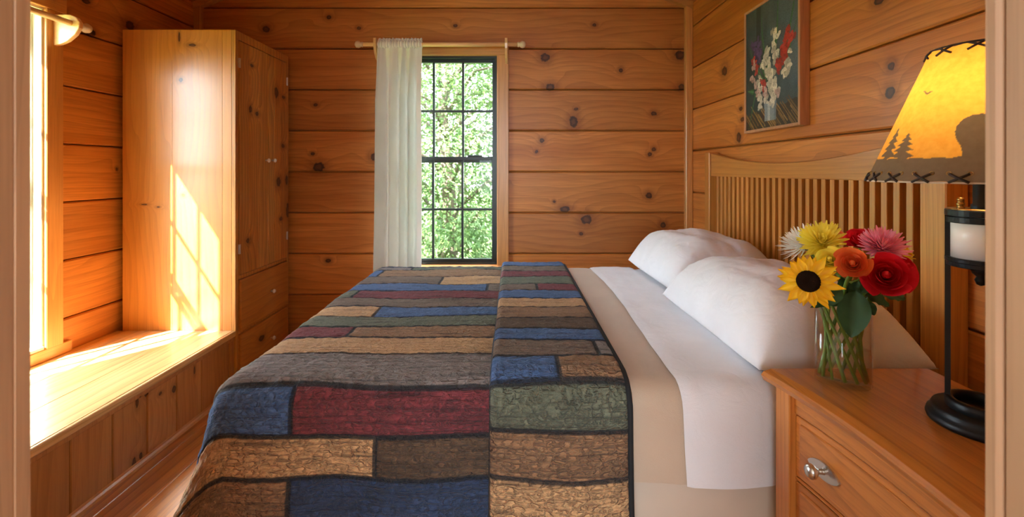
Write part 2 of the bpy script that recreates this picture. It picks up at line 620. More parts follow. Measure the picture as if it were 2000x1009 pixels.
# sloped ceiling, two faces meeting at the ridge
def slab(name, xa, za, xb, zb, y0, y1, th, mat):
    return tag(prism(name, [(xa, za), (xb, zb), (xb, zb + th), (xa, za + th)], 'y', y0, y1, mat), kind='structure')


ZR = EAVE + SLOPE * (XR - XRIDGE)
slab('ceiling', XL - 0.15, EAVE - SLOPE * 0.15, XRIDGE, ZR, 0.2, YB + 0.15, 0.08, M_CEIL)
slab('ceiling', XR + 0.15, EAVE - SLOPE * 0.15, XRIDGE, ZR, 0.2, YB + 0.15, 0.08, M_CEIL)

# wall with the doorway, and the casing whose edges frame the view
JL, JR = -0.4215, 0.4125
bm = bmesh.new()
add_box(bm, XL - 0.15, JL - 0.025, 0.27, YF, -0.02, 3.0)
add_box(bm, JR + 0.025, XR + 0.15, 0.27, YF, -0.02, 3.0)
add_box(bm, JL - 0.025, JR + 0.025, 0.27, YF, 2.05, 3.0)
tag(bm_obj('wall_front', bm, M_TRIMX), kind='structure')
door = thing('door_1', (0, 0.33, 0), kind='structure')
box('jamb', JL - 0.025, JL - 0.0004, 0.262, YF, 0, 2.05, M_JAMB, door, 0.001)
box('jamb', JR + 0.004, JR + 0.025, 0.262, YF, 0, 2.05, M_JAMB, door, 0.002)
box('head_jamb', JL - 0.025, JR + 0.025, 0.262, YF, 2.03, 2.05, M_TRIMX, door, 0.002)
box('casing', JL - 0.085, JL, YF, YF + 0.014, 0, 2.10, M_JAMB, door, 0.0012)
box('casing', JR, JR + 0.085, YF, YF + 0.014, 0, 2.10, M_JAMB, door, 0.003)
box('head_casing', JL - 0.085, JR + 0.085, YF, YF + 0.014, 2.10, 2.18, M_TRIMX, door, 0.003)

# unseen hall beyond the doorway (behind the eye), closed in to keep the sun out
hall_mat = plain('unseen_hall_plaster', (0.72, 0.62, 0.48), 0.8)
tag(box('floor_unseen_hall', -1.9, 1.7, -2.3, 0.27, -0.1, 0.0, M_FLOOR), kind='structure')
tag(box('wall_unseen_hall_left', -2.0, -1.9, -2.3, 0.27, 0, 2.6, hall_mat), kind='structure')
tag(box('wall_unseen_hall_right', 1.7, 1.8, -2.3, 0.27, 0, 2.6, hall_mat), kind='structure')
tag(box('wall_unseen_hall_back', -2.0, 1.8, -2.4, -2.3, 0, 2.6, hall_mat), kind='structure')
tag(box('ceiling_unseen_hall', -2.0, 1.8, -2.4, 0.27, 2.6, 2.7, hall_mat), kind='structure')

# corner and gable trims
tag(box('trim_1', XR - 0.046, XR, YB - 0.04, YB, 0, EAVE, M_TRIMZ, bev=0.004), kind='structure')
tag(box('trim_2', XL, XL + 0.046, YB - 0.04, YB, 0, EAVE, M_TRIMZ, bev=0.004), kind='structure')
for nm, xa, xb in (('trim_3', XR, XRIDGE), ('trim_4', XL, XRIDGE)):
    prism_poly = [(xa, EAVE - 0.045), (xb, ZR - 0.045), (xb, ZR), (xa, EAVE)]
    tag(prism(nm, prism_poly, 'y', YB - 0.045, YB, M_TRIMX), kind='structure')


# ---- windows
def sash(root, part, axis, t0, t1, p0, p1, z0, z1, ncol, nrow, fw, mw, mat, tg):
    """frame of one sash with its glazing bars and panes"""
    bm = bmesh.new()

    def b(pa, pb, za, zb, ta=t0, tb=t1, m=bm):
        if axis == 'y': add_box(m, pa, pb, ta, tb, za, zb, 0.0015)
        else: add_box(m, ta, tb, pa, pb, za, zb, 0.0015)
    b(p0, p0 + fw, z0, z1); b(p1 - fw, p1, z0, z1); b(p0 + fw, p1 - fw, z0, z0 + fw); b(p0 + fw, p1 - fw, z1 - fw, z1)
    s = bm_obj(part, bm, mat, root)
    gp0, gp1, gz0, gz1 = p0 + fw, p1 - fw, z0 + fw, z1 - fw
    tm = (t0 + t1) / 2
    e = (t1 - t0) * 0.32
    for i in range(1, ncol):
        m = bmesh.new(); c = gp0 + (gp1 - gp0) * i / ncol
        b(c - mw / 2, c + mw / 2, gz0, gz1, tm - e, tm + e, m)
        bm_obj('muntin', m, mat, s)
    for j in range(1, nrow):
        m = bmesh.new(); c = gz0 + (gz1 - gz0) * j / nrow
        b(gp0, gp1, c - mw / 2, c + mw / 2, tm - e * 0.98, tm + e * 0.98, m)
        bm_obj('muntin', m, mat, s)
    for i in range(ncol):
        for j in range(nrow):
            pa, pb = gp0 + (gp1 - gp0) * i / ncol, gp0 + (gp1 - gp0) * (i + 1) / ncol
            za, zb = gz0 + (gz1 - gz0) * j / nrow, gz0 + (gz1 - gz0) * (j + 1) / nrow
            m = bmesh.new()
            if axis == 'y': add_box(m, pa, pb, tm - 0.0015, tm + 0.0015, za, zb)
            else: add_box(m, tm - 0.0015, tm + 0.0015, pa, pb, za, zb)
            bm_obj('pane', m, M_PANE, s)
    return s


win = thing('window_1', (-0.434, YB, BW[2]), kind='structure')
x0, x1, z0, z1 = BW
box('casing', x0 - 0.078, x0, YB - 0.02, YB + 0.002, z0 - 0.08, z1, M_TRIMZ, win, 0.003)
box('casing', x1, x1 + 0.078, YB - 0.02, YB + 0.002, z0 - 0.08, z1, M_TRIMZ, win, 0.003)
box('head_casing', x0 - 0.078, x1 + 0.078, YB - 0.021, YB + 0.002, z1, z1 + 0.078, M_TRIMX, win, 0.003)
box('sill', x0 - 0.1, x1 + 0.1, YB - 0.05, YB + 0.03, z0 - 0.03, z0 - 0.002, M_TRIMX, win, 0.003)
bm = bmesh.new()
ya, yb = YB + 0.012, YB + 0.11
add_box(bm, x0, x0 + 0.014, ya, yb, z0, z1); add_box(bm, x1 - 0.014, x1, ya, yb, z0, z1)
add_box(bm, x0 + 0.014, x1 - 0.014, ya, yb, z1 - 0.014, z1); add_box(bm, x0 + 0.014, x1 - 0.014, ya, yb, z0, z0 + 0.014)
bm_obj('window_frame', bm, M_BLACK, win)
zm = H - (311 - HY) * 3.08 / F
sash(win, 'upper_sash', 'y', YB + 0.055, YB + 0.085, x0 + 0.012, x1 - 0.012, zm - 0.022, z1 - 0.012, 3, 2, 0.022, 0.016, M_BLACK, 'u')
sash(win, 'lower_sash', 'y', YB + 0.022, YB + 0.052, x0 + 0.012, x1 - 0.012, z0 + 0.012, zm + 0.018, 3, 2, 0.024, 0.016, M_BLACK, 'l')
box('sash_lock', -0.30, -0.20, YB + 0.012, YB + 0.05, zm + 0.018, zm + 0.028, M_BLACK, win, 0.003)

win2 = thing('window_2', (XL, 1.76, LW[2]), kind='structure')
y0, y1, z0, z1 = LW
CX = XL + 0.02
box('casing', XL - 0.002, CX, y1 + 0.006, y1 + 0.084, z0 - 0.062, z1, M_TRIMZ, win2, 0.003)
box('casing', XL - 0.002, CX, y0 - 0.084, y0 - 0.006, z0 - 0.062, z1, M_TRIMZ, win2, 0.003)
box('head_casing', XL - 0.002, CX + 0.001, y0 - 0.10, y1 + 0.10, z1, z1 + 0.09, M_TRIMY, win2, 0.003)
box('apron', XL - 0.002, CX + 0.001, y0 - 0.12, y1 + 0.125, z0 - 0.0625, z0 - 0.01, M_TRIMY, win2, 0.003)
bm = bmesh.new()
xa, xb = XL - WT, XL + 0.005
add_box(bm, xa, xb, y1 - 0.003, y1 + 0.012, z0, z1, 0.001); add_box(bm, xa, xb, y0 - 0.012, y0 + 0.003, z0, z1, 0.001)
add_box(bm, xa, xb, y0, y1, z1 - 0.012, z1 + 0.003, 0.001); add_box(bm, xa, xb + 0.01, y0, y1, z0 - 0.012, z0 + 0.004, 0.001)
bm_obj('window_frame', bm, M_CREAM, win2)
box('stop', XL - 0.055, XL - 0.035, y1 - 0.017, y1 - 0.003, z0, z1, M_CREAM, win2, 0.001)
zm2 = 1.185
sash(win2, 'upper_sash', 'x', XL - 0.125, XL - 0.10, y0 + 0.002, y1 - 0.003, zm2 - 0.02, z1 - 0.010, 3, 2, 0.016, 0.013, M_CREAM, 'u')
sash(win2, 'lower_sash', 'x', XL - 0.098, XL - 0.073, y0 + 0.002, y1 - 0.003, z0 + 0.004, zm2 + 0.02, 3, 2, 0.026, 0.014, M_CREAM, 'l')

# ================================================================= WARDROBE
WX, WY, WZT = -1.474, 2.43, 1.926
WX0, WY1 = -2.077, 3.005
wd = thing('wardrobe', (-1.78, 2.73, 0), 'tall honey pine wardrobe with two plank doors over two drawers in the corner', 'wardrobe')
for a, b in ((WX0, -1.812), (-1.812, -1.545), (-1.545, WX - 0.022)):
    box('side_board', a + 0.0002, b - 0.0002, WY, WY + 0.02, 0.0, WZT, M_WSIDE, wd, 0.0006)
box('side_panel', WX0, WX - 0.022, WY1 - 0.02, WY1, 0, WZT - 0.02, M_WSIDE, wd)
box('back_panel', WX0, WX0 + 0.01, WY + 0.02, WY1 - 0.02, 0.05, WZT - 0.02, M_WSIDE, wd)
box('top_panel', WX0, WX - 0.022, WY + 0.021, WY1, WZT - 0.02, WZT, M_WDRAW, wd, 0.002)
# face frame
bm = bmesh.new()
fx0, fx1 = WX - 0.022, WX
add_box(bm, fx0, fx1, WY, WY + 0.026, 0, WZT, 0.0015)
add_box(bm, fx0, fx1, WY1 - 0.024, WY1, 0, WZT, 0.0015)
for za, zb in ((WZT - 0.045, WZT), (0.588, 0.606), (0.292, 0.302), (0.0, 0.03)):
    add_box(bm, fx0, fx1 - 0.001, WY + 0.026, WY1 - 0.024, za, zb)
bm_obj('face_frame', bm, M_WDOOR, wd)
box('interior_backing', fx0 - 0.012, fx0 - 0.002, WY + 0.02, WY1 - 0.02, 0.03, WZT - 0.03, M_GAP, wd)
dY0, dYm, dY1 = WY + 0.0295, 2.749, WY1 - 0.027
for (a, b, ky) in ((dY0, dYm - 0.0012, 2.722), (dYm + 0.0012, dY1, 2.792)):
    nb = 3
    d = box('door', fx0 + 0.002, fx1 - 0.006, a + 0.003, b - 0.003, 0.612, 1.873, M_WDOOR, wd)
    for i in range(nb):
        pa, pb = a + (b - a) * i / nb, a + (b - a) * (i + 1) / nb
        prism('plank', [(pa + 0.0004, 0.609), (pb - 0.0004, 0.609), (pb - 0.0004, 1.876), (pa + 0.0004, 1.876)], 'x', WX + 0.003, WX - 0.012, M_WDOOR, d, bev=0.0025)
    kz = H - (313 - HY) * ky / F
    lathe('knob', [(0.0, 0.028), (0.008, 0.027), (0.0125, 0.022), (0.0125, 0.017), (0.006, 0.011), (0.005, 0.0), (0, 0)], M_PORC, d, 20, (WX + 0.003, ky, kz), rot=Matrix.Rotation(PI / 2, 3, 'Y'))
    hy = dY0 if ky < dYm else dY1
    for hz in (H - (122 - HY) * 2.45 / F, H - (487 - HY) * 2.45 / F):
        bm = bmesh.new()
        s = -1 if ky < dYm else 1
        add_box(bm, WX - 0.002, WX + 0.006, hy + s * 0.001 - 0.008, hy + s * 0.001 + 0.008, hz - 0.025, hz + 0.025, 0.001)
        add_tube(bm, [(WX + 0.006, hy, hz - 0.026), (WX + 0.006, hy, hz + 0.026)], 0.004, 8)
        bm_obj('hinge', bm, M_STEEL, d)
for za, zb in ((0.305, 0.585), (0.034, 0.289)):
    d = box('drawer', WX - 0.02, WX + 0.011, dY0, dY1, za, zb, M_WDRAW, wd, 0.005, 2)
    ky = 2.765
    lathe('knob', [(0.0, 0.028), (0.008, 0.027), (0.0125, 0.022), (0.0125, 0.017), (0.006, 0.011), (0.005, 0.0), (0, 0)], M_PORC, d, 20, (WX + 0.011, ky, (za + zb) / 2), rot=Matrix.Rotation(PI / 2, 3, 'Y'))

# ================================================================= WINDOW BENCH
BZ = 0.323
BX = -1.474
bench = thing('window_bench', (-1.78, 1.4, 0), 'long built-in pine window seat with upright boarded front', 'bench')
xs = [XL + 0.002, -1.915, -1.70, BX - 0.012]
for i in range(3):
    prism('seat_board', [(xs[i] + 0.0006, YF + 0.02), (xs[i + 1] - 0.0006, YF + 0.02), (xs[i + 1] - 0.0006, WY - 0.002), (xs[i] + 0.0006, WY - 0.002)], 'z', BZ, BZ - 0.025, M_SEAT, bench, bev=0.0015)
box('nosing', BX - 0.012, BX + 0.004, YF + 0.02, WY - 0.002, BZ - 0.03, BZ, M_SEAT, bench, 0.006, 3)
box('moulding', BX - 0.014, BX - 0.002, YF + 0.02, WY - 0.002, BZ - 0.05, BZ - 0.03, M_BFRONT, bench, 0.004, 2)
y = 1.536 + 0.162 * 5
ys = [WY - 0.004, 2.395]
while y > YF + 0.05:
    ys.append(y); y -= 0.162
ys.append(YF + 0.02)
for a, b in zip(ys[1:], ys):
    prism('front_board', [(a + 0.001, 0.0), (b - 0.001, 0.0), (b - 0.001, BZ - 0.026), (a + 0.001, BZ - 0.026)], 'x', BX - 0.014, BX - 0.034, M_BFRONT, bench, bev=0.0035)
box('end_stile', BX - 0.014, BX - 0.006, WY - 0.04, WY - 0.002, 0, BZ - 0.05, M_BFRONT, bench, 0.0015)
prism('shoe_moulding', [(BX - 0.014, 0.0), (BX + 0.004, 0.0), (BX + 0.002, 0.010), (BX - 0.004, 0.017), (BX - 0.014, 0.020)], 'y', YF + 0.02, WY - 0.002, M_TRIMY, bench)

# ================================================================= BED
ZT = 0.640           # top of the mattress
BXL = -0.735         # foot
YN, YFAR = 1.115, 2.50
RR = 0.05
HBX = 1.131

bed = thing('bed', (0.2, 1.8, 0), 'bed with tall slatted oak headboard and beige covered base', 'bed')
# drape: cloth parameter (u, v) -> point; u along the bed, v across it
X0, Y0, Y1 = BXL + RR, YN + RR, YFAR - RR


def roll(s, r, flare):
    q = r * PI / 2 * (1 - flare / (PI / 2))
    if s <= 0: return 0, 0, 0
    if s < q:
        th = s / r
        return r * math.sin(th), r * (1 - math.cos(th)), th
    th = PI / 2 - flare
    return r * math.sin(th) + (s - q) * math.cos(th), r * (1 - math.cos(th)) + (s - q) * math.sin(th), th


def drape(u, v, off=0.0, flare=0.06, ripple=0.0, corner=0.22):
    a = max(0.0, X0 - u)
    b = max(0.0, Y0 - v)
    c = max(0.0, v - Y1)
    x, y = max(u, X0), min(max(v, Y0), Y1)
    if c > 0:
        dy, e = 1, c
    else:
        dy, e = -1, b
    s = math.hypot(a, e)
    if s > 0.42: s_ = 0.42 + (s - 0.42) * 0.45
    else: s_ = s
    if s == 0:
        return Vector((x, y, ZT + off))
    k = 2 * a * e / (s * s)             # 1 in the middle of the corner
    out, down, th = roll(s_, RR, flare + corner * k)
    if ripple:
        out += ripple * down * math.sin(u * 17 + v * 5 + 1.0)
    out += off * math.sin(th)
    return Vector((x - out * a / s, y + dy * out * e / s, ZT - down + off * math.cos(th)))


bm = bmesh.new()
add_box(bm, BXL + 0.01, HBX - 0.005, YN + 0.012, YFAR - 0.01, 0.41, ZT - 0.004, 0.045, 4)
bm_obj('mattress', bm, M_SHEET, bed, smooth=True)
box('box_spring', BXL + 0.015, HBX - 0.01, YN + 0.012, YFAR - 0.012, 0.16, 0.415, M_SKIRT, bed, 0.012, 3)
box('bed_rail', BXL + 0.03, HBX, YN + 0.03, YFAR - 0.03, 0.12, 0.165, M_HBY, bed, 0.003)
for lx in (BXL + 0.08, 0.9):
    for ly in (YN + 0.08, YFAR - 0.08):
        box('leg', lx - 0.025, lx + 0.025, ly - 0.025, ly + 0.025, 0, 0.13, M_HB, bed, 0.003)

HY0, HY1 = 1.188, 2.675
hb = box('headboard', HBX + 0.004, XR - 0.012, HY0 + 0.05, HY1 - 0.05, 0.42, 0.50, M_HBY, bed, 0.003)
tag(hb, 'oak headboard of close upright slats under a curved top rail')
box('post', HBX, XR - 0.004, HY0, HY0 + 0.057, 0, 1.275, M_HB, hb, 0.003)
box('post', HBX, XR - 0.004, HY1 - 0.06, HY1, 0, 1.28, M_HB, hb, 0.003)
ra, rb = HY0 + 0.055, HY1 - 0.058
top = []
for i in range(25):
    t = i / 24
    yy = ra + (rb - ra) * t
    top.append((yy, 1.208 + 0.066 * abs(2 * t - 1) ** 1.9))
prism('top_rail', [(ra, 1.142), (rb, 1.142)] + top[::-1], 'x', HBX + 0.012, HBX + 0.040, M_HBY, hb, bev=0.003)
slat_me = None
for i in range(29):
    yy = 1.2676 + 0.0455 * i
    if slat_me is None:
        o = box('slat', -0.014, 0.014, -0.0115, 0.0115, 0.495, 1.145, M_HB, hb, 0.0015)
        slat_me = o.data
    else:
        o = mesh_obj('slat', slat_me, None, hb)
    p = Vector((HBX + 0.028, yy, 0))
    o.location = p - wloc(hb)
    WL[o.name] = p


# ---- sheets and blanket, each draped over the near side
def drape_obj(name, u0, u1, v0, v1, off, mat, parent=None, ripple=0.05, edge0=None, edge1=None, step=0.016, amp=0.003, thick=0.0):
    nu, nv = max(2, int((u1 - u0) / step)), max(2, int((v1 - v0) / step))

    def fn(s, t):
        v = v0 + (v1 - v0) * t
        ua = edge0(v) if edge0 else u0
        ub = edge1(v) if edge1 else u1
        u = ua + (ub - ua) * s
        n = noise.noise(Vector((u * 7, v * 7, 1.2))) * 0.004 + noise.noise(Vector((u * 22, v * 9, 5.4))) * 0.002
        lip = 0.0
        if s > 0.999 and edge1 and thick: lip = -thick
        if s < 0.001 and edge0 and thick: lip = -thick
        return drape(u, v, off + n + lip, ripple=0.03)
    return grid_obj(name, fn, nu, nv, mat, parent)


# arc length at which the near drop reaches z = 0.425
bdrop = (ZT - 0.425)
VN = Y0 - (bdrop + RR * 0.5708 + 0.006)
sheet = drape_obj('bed_sheet', 0.35, 1.10, VN + 0.002, Y1 + 0.2, 0.004, M_SHEET, amp=0.005)
tag(sheet, 'white cotton sheet stretched over the mattress below the pillows', 'sheet')
bl = drape_obj('blanket', 0.02, 0.44, VN + 0.001, Y1 + 0.22, 0.009, M_BLANKET, edge1=lambda v: 0.428 + 0.012 * math.sin(v * 4), thick=0.003)
tag(bl, 'plain beige blanket between the quilt and the white turned-down sheet', 'blanket')
fs = drape_obj('turned_sheet', 0.42, 0.65, VN - 0.001, Y1 + 0.2, 0.015, M_SHEET, edge0=lambda v: 0.425 + 0.012 * math.sin(v * 4), edge1=lambda v: 0.645 + 0.03 * math.sin((v - 1.0) * 2.1), thick=0.004)
tag(fs, 'white sheet folded back in a wide band over the beige blanket', 'sheet')

# ---- quilt of patches
def fabric(name, base, dark):
    t = NT(name)
    at_ = t.n('ShaderNodeAttribute'); at_.attribute_name = 'puv'
    uv = at_.outputs['Vector']
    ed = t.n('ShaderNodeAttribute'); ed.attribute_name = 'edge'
    rn = t.n('ShaderNodeObjectInfo').outputs['Random']
    uvr = t.vm('ADD', uv, t.comb(t.m('MULTIPLY', rn, 23.0), t.m('MULTIPLY', rn, 11.0), 0.0))
    mott = t.noise(t.vm('MULTIPLY', uvr, (60, 110, 1)), 1, 3, 0.6)
    streak = t.noise(t.vm('MULTIPLY', uvr, (4, 95, 1)), 1, 3, 0.6, 0.4)
    big = t.noise(t.vm('MULTIPLY', uvr, (5, 12, 1)), 1, 2)
    c = t.mix(t.rng(mott, 0.36, 0.66, 0.0, 0.75), tuple(min(1, x * 1.35) for x in base), base)
    c = t.mix(t.rng(streak, 0.52, 0.72, 0.0, 0.8), c, dark)
    c = t.mix(t.rng(big, 0.5, 0.75, 0.0, 0.35), c, dark)
    c = t.mix(t.rng(ed.outputs['Fac'], 0.004, 0.008, 0.9, 0.0, True), c, (0.012, 0.013, 0.018))      # dark strip along every seam
    t.prop(Roughness=0.95)
    t.p.inputs['Sheen Weight'].default_value = 0.04
    wv = t.vm('ADD', t.vm('MULTIPLY', uvr, (48, 62, 1)), t.vm('MULTIPLY', t.comb(mott, streak, 0.0), (1.8, 1.8, 0)))
    cr = t.vor(wv, 1.0, 'DISTANCE_TO_EDGE')
    h = t.m('ADD', t.m('MULTIPLY', t.rng(cr, 0.0, 0.28, 0, 1, True), 1.0), t.m('MULTIPLY', t.noise(t.vm('MULTIPLY', uvr, (160, 200, 1)), 1, 2), 0.5))
    t.color(c)
    t.bump(h, 1.0, 0.009)
    return t.mat


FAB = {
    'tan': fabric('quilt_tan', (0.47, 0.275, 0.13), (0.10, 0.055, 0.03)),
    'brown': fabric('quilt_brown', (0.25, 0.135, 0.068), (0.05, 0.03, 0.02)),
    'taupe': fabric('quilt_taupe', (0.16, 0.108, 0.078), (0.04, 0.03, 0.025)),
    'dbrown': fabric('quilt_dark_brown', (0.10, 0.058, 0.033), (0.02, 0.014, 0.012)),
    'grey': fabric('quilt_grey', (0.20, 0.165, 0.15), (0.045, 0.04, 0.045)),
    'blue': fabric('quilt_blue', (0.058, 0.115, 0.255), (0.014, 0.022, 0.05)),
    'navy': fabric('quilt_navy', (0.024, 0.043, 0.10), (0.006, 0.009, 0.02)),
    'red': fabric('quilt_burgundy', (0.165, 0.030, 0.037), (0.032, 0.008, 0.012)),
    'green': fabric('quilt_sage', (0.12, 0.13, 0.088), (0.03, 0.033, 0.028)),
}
M_BIND = plain('black_binding', (0.008, 0.009, 0.011), 0.8, bump=(400, 0.2, 0.001))
quilt = thing('quilt', (-0.3, 1.8, 0.3), 'patchwork quilt of blue, burgundy, tan and brown strips turned back on the bed', 'quilt')
QSEED = [0]


def wavy(i, u, k):
    return 0.005 * noise.noise(Vector((u * 3.0, i * 7.3, k))) + 0.002 * math.sin(u * 9 + i)


def patch(u0, u1, i, va, vb, mat, offf, k, ua_f=None, corner=0.22):
    """one strip of the quilt between row lines i and i+1"""
    step = 0.0065
    nu, nv = max(3, int((u1 - u0) / step)), max(4, int(abs(vb - va) / step))
    verts, uvs, edge = [], [], []
    for jj in range(nv + 1):
        for ii in range(nu + 1):
            s, t = ii / nu, jj / nv
            u = u0 + (u1 - u0) * s
            A, B = va + wavy(i, u, k), vb + wavy(i + 1, u, k)
            v = A + (B - A) * t
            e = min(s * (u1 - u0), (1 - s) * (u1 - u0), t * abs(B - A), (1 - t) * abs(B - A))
            n = 0.0030 * noise.noise(Vector((u * 34, v * 48, k))) + 0.0030 * abs(noise.noise(Vector((u * 62, v * 62, k + 3)))) + 0.007 * noise.noise(Vector((u * 4, v * 4, k)))
            dip = -0.0045 * max(0.0, 1 - e / 0.012) ** 2
            verts.append(drape(u, v, offf(u) + n + dip, flare=0.07, ripple=0.035, corner=corner))
            uvs.append((u, v, 0)); edge.append(e)
    fs = [(j * (nu + 1) + q, j * (nu + 1) + q + 1, (j + 1) * (nu + 1) + q + 1, (j + 1) * (nu + 1) + q) for j in range(nv) for q in range(nu)]
    o = py_obj('patch', verts, fs, FAB[mat], quilt, smooth=True)
    me = o.data
    a1 = me.attributes.new('puv', 'FLOAT_VECTOR', 'POINT')
    a1.data.foreach_set('vector', np.array(uvs, dtype=np.float32).ravel())
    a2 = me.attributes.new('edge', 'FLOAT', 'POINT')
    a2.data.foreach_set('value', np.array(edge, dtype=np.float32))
    return o


def vrow(y, off):
    """row line seen at pixel row y -> cloth parameter across the bed"""
    lo, hi = Y0 - 0.6, Y1 - 0.002
    for _ in range(40):
        m = (lo + hi) / 2
        p = drape(0.0, m, off, flare=0.07)
        if HY - (p.z - H) * F / p.y < y: hi = m
        else: lo = m
    return (lo + hi) / 2


vq = [2.80, 2.66] + [vrow(y, 0.016) for y in (518.5, 526, 539, 554, 567, 582, 597.5, 616, 636, 657, 688.5, 754, 851, 936)]
vq += [vq[-1] - 0.108, vq[-1] - 0.216, vq[-1] - 0.30]
UL = BXL - 0.42
UM = 0.02
rows = [('brown', None), ('navy', None), ('grey', -0.531, 'green'), ('blue', -0.667, 'brown'), ('taupe', -0.337, 'tan'), ('blue', -0.11, 'taupe'), ('green', -0.658, 'red'),
        ('taupe', None), ('tan', -0.50, 'blue'), ('green', None), ('red', -0.52, 'brown'), ('tan', None), ('grey', None),
        ('blue', -0.534, 'red'), ('tan', -0.329, 'dbrown'), ('brown', -0.533, 'navy'), ('tan', None), ('green', None)]
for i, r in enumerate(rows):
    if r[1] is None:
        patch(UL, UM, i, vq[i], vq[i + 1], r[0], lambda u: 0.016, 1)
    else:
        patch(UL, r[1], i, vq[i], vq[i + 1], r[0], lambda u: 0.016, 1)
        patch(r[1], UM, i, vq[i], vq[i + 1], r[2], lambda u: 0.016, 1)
# turned-back panel lying over it
PU0, PU1 = -0.058, 0.280


def poff(u):
    a = min(1, max(0, (u - PU0) / 0.022)); b = min(1, max(0, (PU1 - u) / 0.02))
    return 0.016 + 0.026 * math.sqrt(1 - (1 - a) ** 2) * (0.45 + 0.55 * math.sqrt(1 - (1 - b) ** 2))


vp = [2.80, 2.66] + [vrow(y, 0.042) for y in (517.8, 528, 540, 554, 567, 581, 597, 619, 640, 662, 692, 746, 844, 936)]
vp += [vp[-1] - 0.12, vp[-1] - 0.23, vp[-1] - 0.30]
prow = [('tan', None), ('blue', None), ('taupe', None), ('red', None), ('green', None), ('taupe', 0.105, 'red'), ('blue', None), ('tan', None), ('brown', None), ('dbrown', None), ('blue', None),
        ('taupe', 0.235, 'grey'), ('blue', 0.118, 'brown'), ('green', None), ('brown', None), ('tan', None), ('navy', None), ('red', None)]
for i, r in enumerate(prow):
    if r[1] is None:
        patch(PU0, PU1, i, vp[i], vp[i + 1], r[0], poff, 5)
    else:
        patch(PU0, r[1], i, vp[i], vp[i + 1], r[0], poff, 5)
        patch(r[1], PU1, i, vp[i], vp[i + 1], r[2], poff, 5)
pts = []
v = vp[0]
while v > vp[-1]:
    pts.append(drape(PU1 + 0.002, v, 0.025, flare=0.07, ripple=0.035)); v -= 0.02
tube('binding', pts, 0.0085, M_BIND, quilt, 8)
pts = []
u = UL
while u < UM:
    pts.append(drape(u, vq[-1], 0.016, flare=0.07, ripple=0.035)); u += 0.03
tube('binding', pts, 0.007, M_BIND, quilt, 8)

# ---- pillows
def pillow(name, c, hx, hy, top, bot, rotz, seed, label):
    """c.z = height of the seam; domed above, nearly flat below"""
    N = 56
    Rm = Matrix.Rotation(rotz, 3, 'Z')
    me_v, me_f = [], []
    idx = {}

    def prof(a, p):
        return max(0.0, 1 - abs(a) ** p) ** 0.6
    for side in (1, -1):
        for j in range(N + 1):
            for i in range(N + 1):
                u, v = 2 * i / N - 1, 2 * j / N - 1
                u, v = math.sin(u * PI / 2) * 0.4 + u * 0.6, math.sin(v * PI / 2) * 0.4 + v * 0.6
                rim = i in (0, N) or j in (0, N)
                if rim and side == -1:
                    idx[(side, i, j)] = idx[(1, i, j)]
                    continue
                h = prof(u, 3.6) * prof(v, 4.6)
                qx = hx * u * (1 - 0.05 * (1 - v * v) * (abs(u) ** 4))
                qy = hy * v * (1 - 0.05 * (1 - u * u) * (abs(v) ** 4))
                wr = noise.noise(Vector((u * 2.2 + seed, v * 2.2, side))) * 0.018 * h
                edge = max(abs(u), abs(v))
                ang = math.atan2(v, u)
                wr += 0.012 * noise.noise(Vector((math.cos(ang) * 5 + seed, math.sin(ang) * 5, edge * 1.3))) * h * max(0, edge - 0.3)
                wr += 0.004 * noise.noise(Vector((u * 11 + seed, v * 11, 2.0))) * h
                if rim: wr += 0.006 * noise.noise(Vector((u * 5 + seed, v * 5, 7.0)))
                zz = (top if side > 0 else -bot) * h + (wr if side > 0 else 0)
                idx[(side, i, j)] = len(me_v)
                me_v.append(Vector(c) + Rm @ Vector((qx, qy, zz)))
    for side in (1, -1):
        for j in range(N):
            for i in range(N):
                q = [idx[(side, i, j)], idx[(side, i + 1, j)], idx[(side, i + 1, j + 1)], idx[(side, i, j + 1)]]
                me_f.append(q if side > 0 else q[::-1])
    o = py_obj(name, me_v, me_f, M_PILLOW, None, smooth=True)
    return tag(o, label, 'pillow', 'pillows on the bed')


pillow('pillow', (0.882, 2.165, 0.690), 0.240, 0.330, 0.188, 0.052, 0.03, 3.0, 'white pillow on the side of the bed near the plank back wall')
pillow('pillow', (0.832, 1.480, 0.682), 0.226, 0.350, 0.185, 0.044, 0.015, 9.0, 'white pillow behind the vase of flowers, next to the nightstand')

# ================================================================= NIGHTSTAND
NZ = 0.712
NY0, NY1 = 0.415, 1.067
NXB = 0.975
NC, NH = 0.741, 0.326


def nfront(d, ends, mid):
    t = (d - NC) / NH
    return mid - (mid - ends) * min(1.0, abs(t)) ** 2


def loft(name, prof, d0, d1, n, mat, parent, smooth=False):
    """prof(d) = outline of (x, z) at distance d"""
    bm = bmesh.new()
    rings = []
    for i in range(n + 1):
        d = d0 + (d1 - d0) * i / n
        rings.append([bm.verts.new((x, d, z)) for x, z in prof(d)])
    m = len(rings[0])
    for a, b in zip(rings, rings[1:]):
        for k in range(m):
            l = (k + 1) % m
            bm.faces.new((a[k], a[l], b[l], b[k]))
    bm.faces.new(rings[0]); bm.faces.new(rings[-1][::-1])
    return bm_obj(name, bm, mat, parent, smooth=smooth)


ns = thing('nightstand', (0.8, NC, 0), 'oak nightstand with a concave drawer front beside the bed', 'nightstand')


def top_prof(d):
    xf = nfront(d, 0.583, 0.622)
    return [(NXB, NZ - 0.026), (NXB, NZ - 0.002), (NXB - 0.002, NZ), (xf + 0.024, NZ), (xf + 0.006, NZ - 0.006), (xf, NZ - 0.014), (xf + 0.006, NZ - 0.026)]


loft('top', top_prof, NY0, NY1, 24, M_NSY, ns)


def body(d): return nfront(d, 0.600, 0.642)


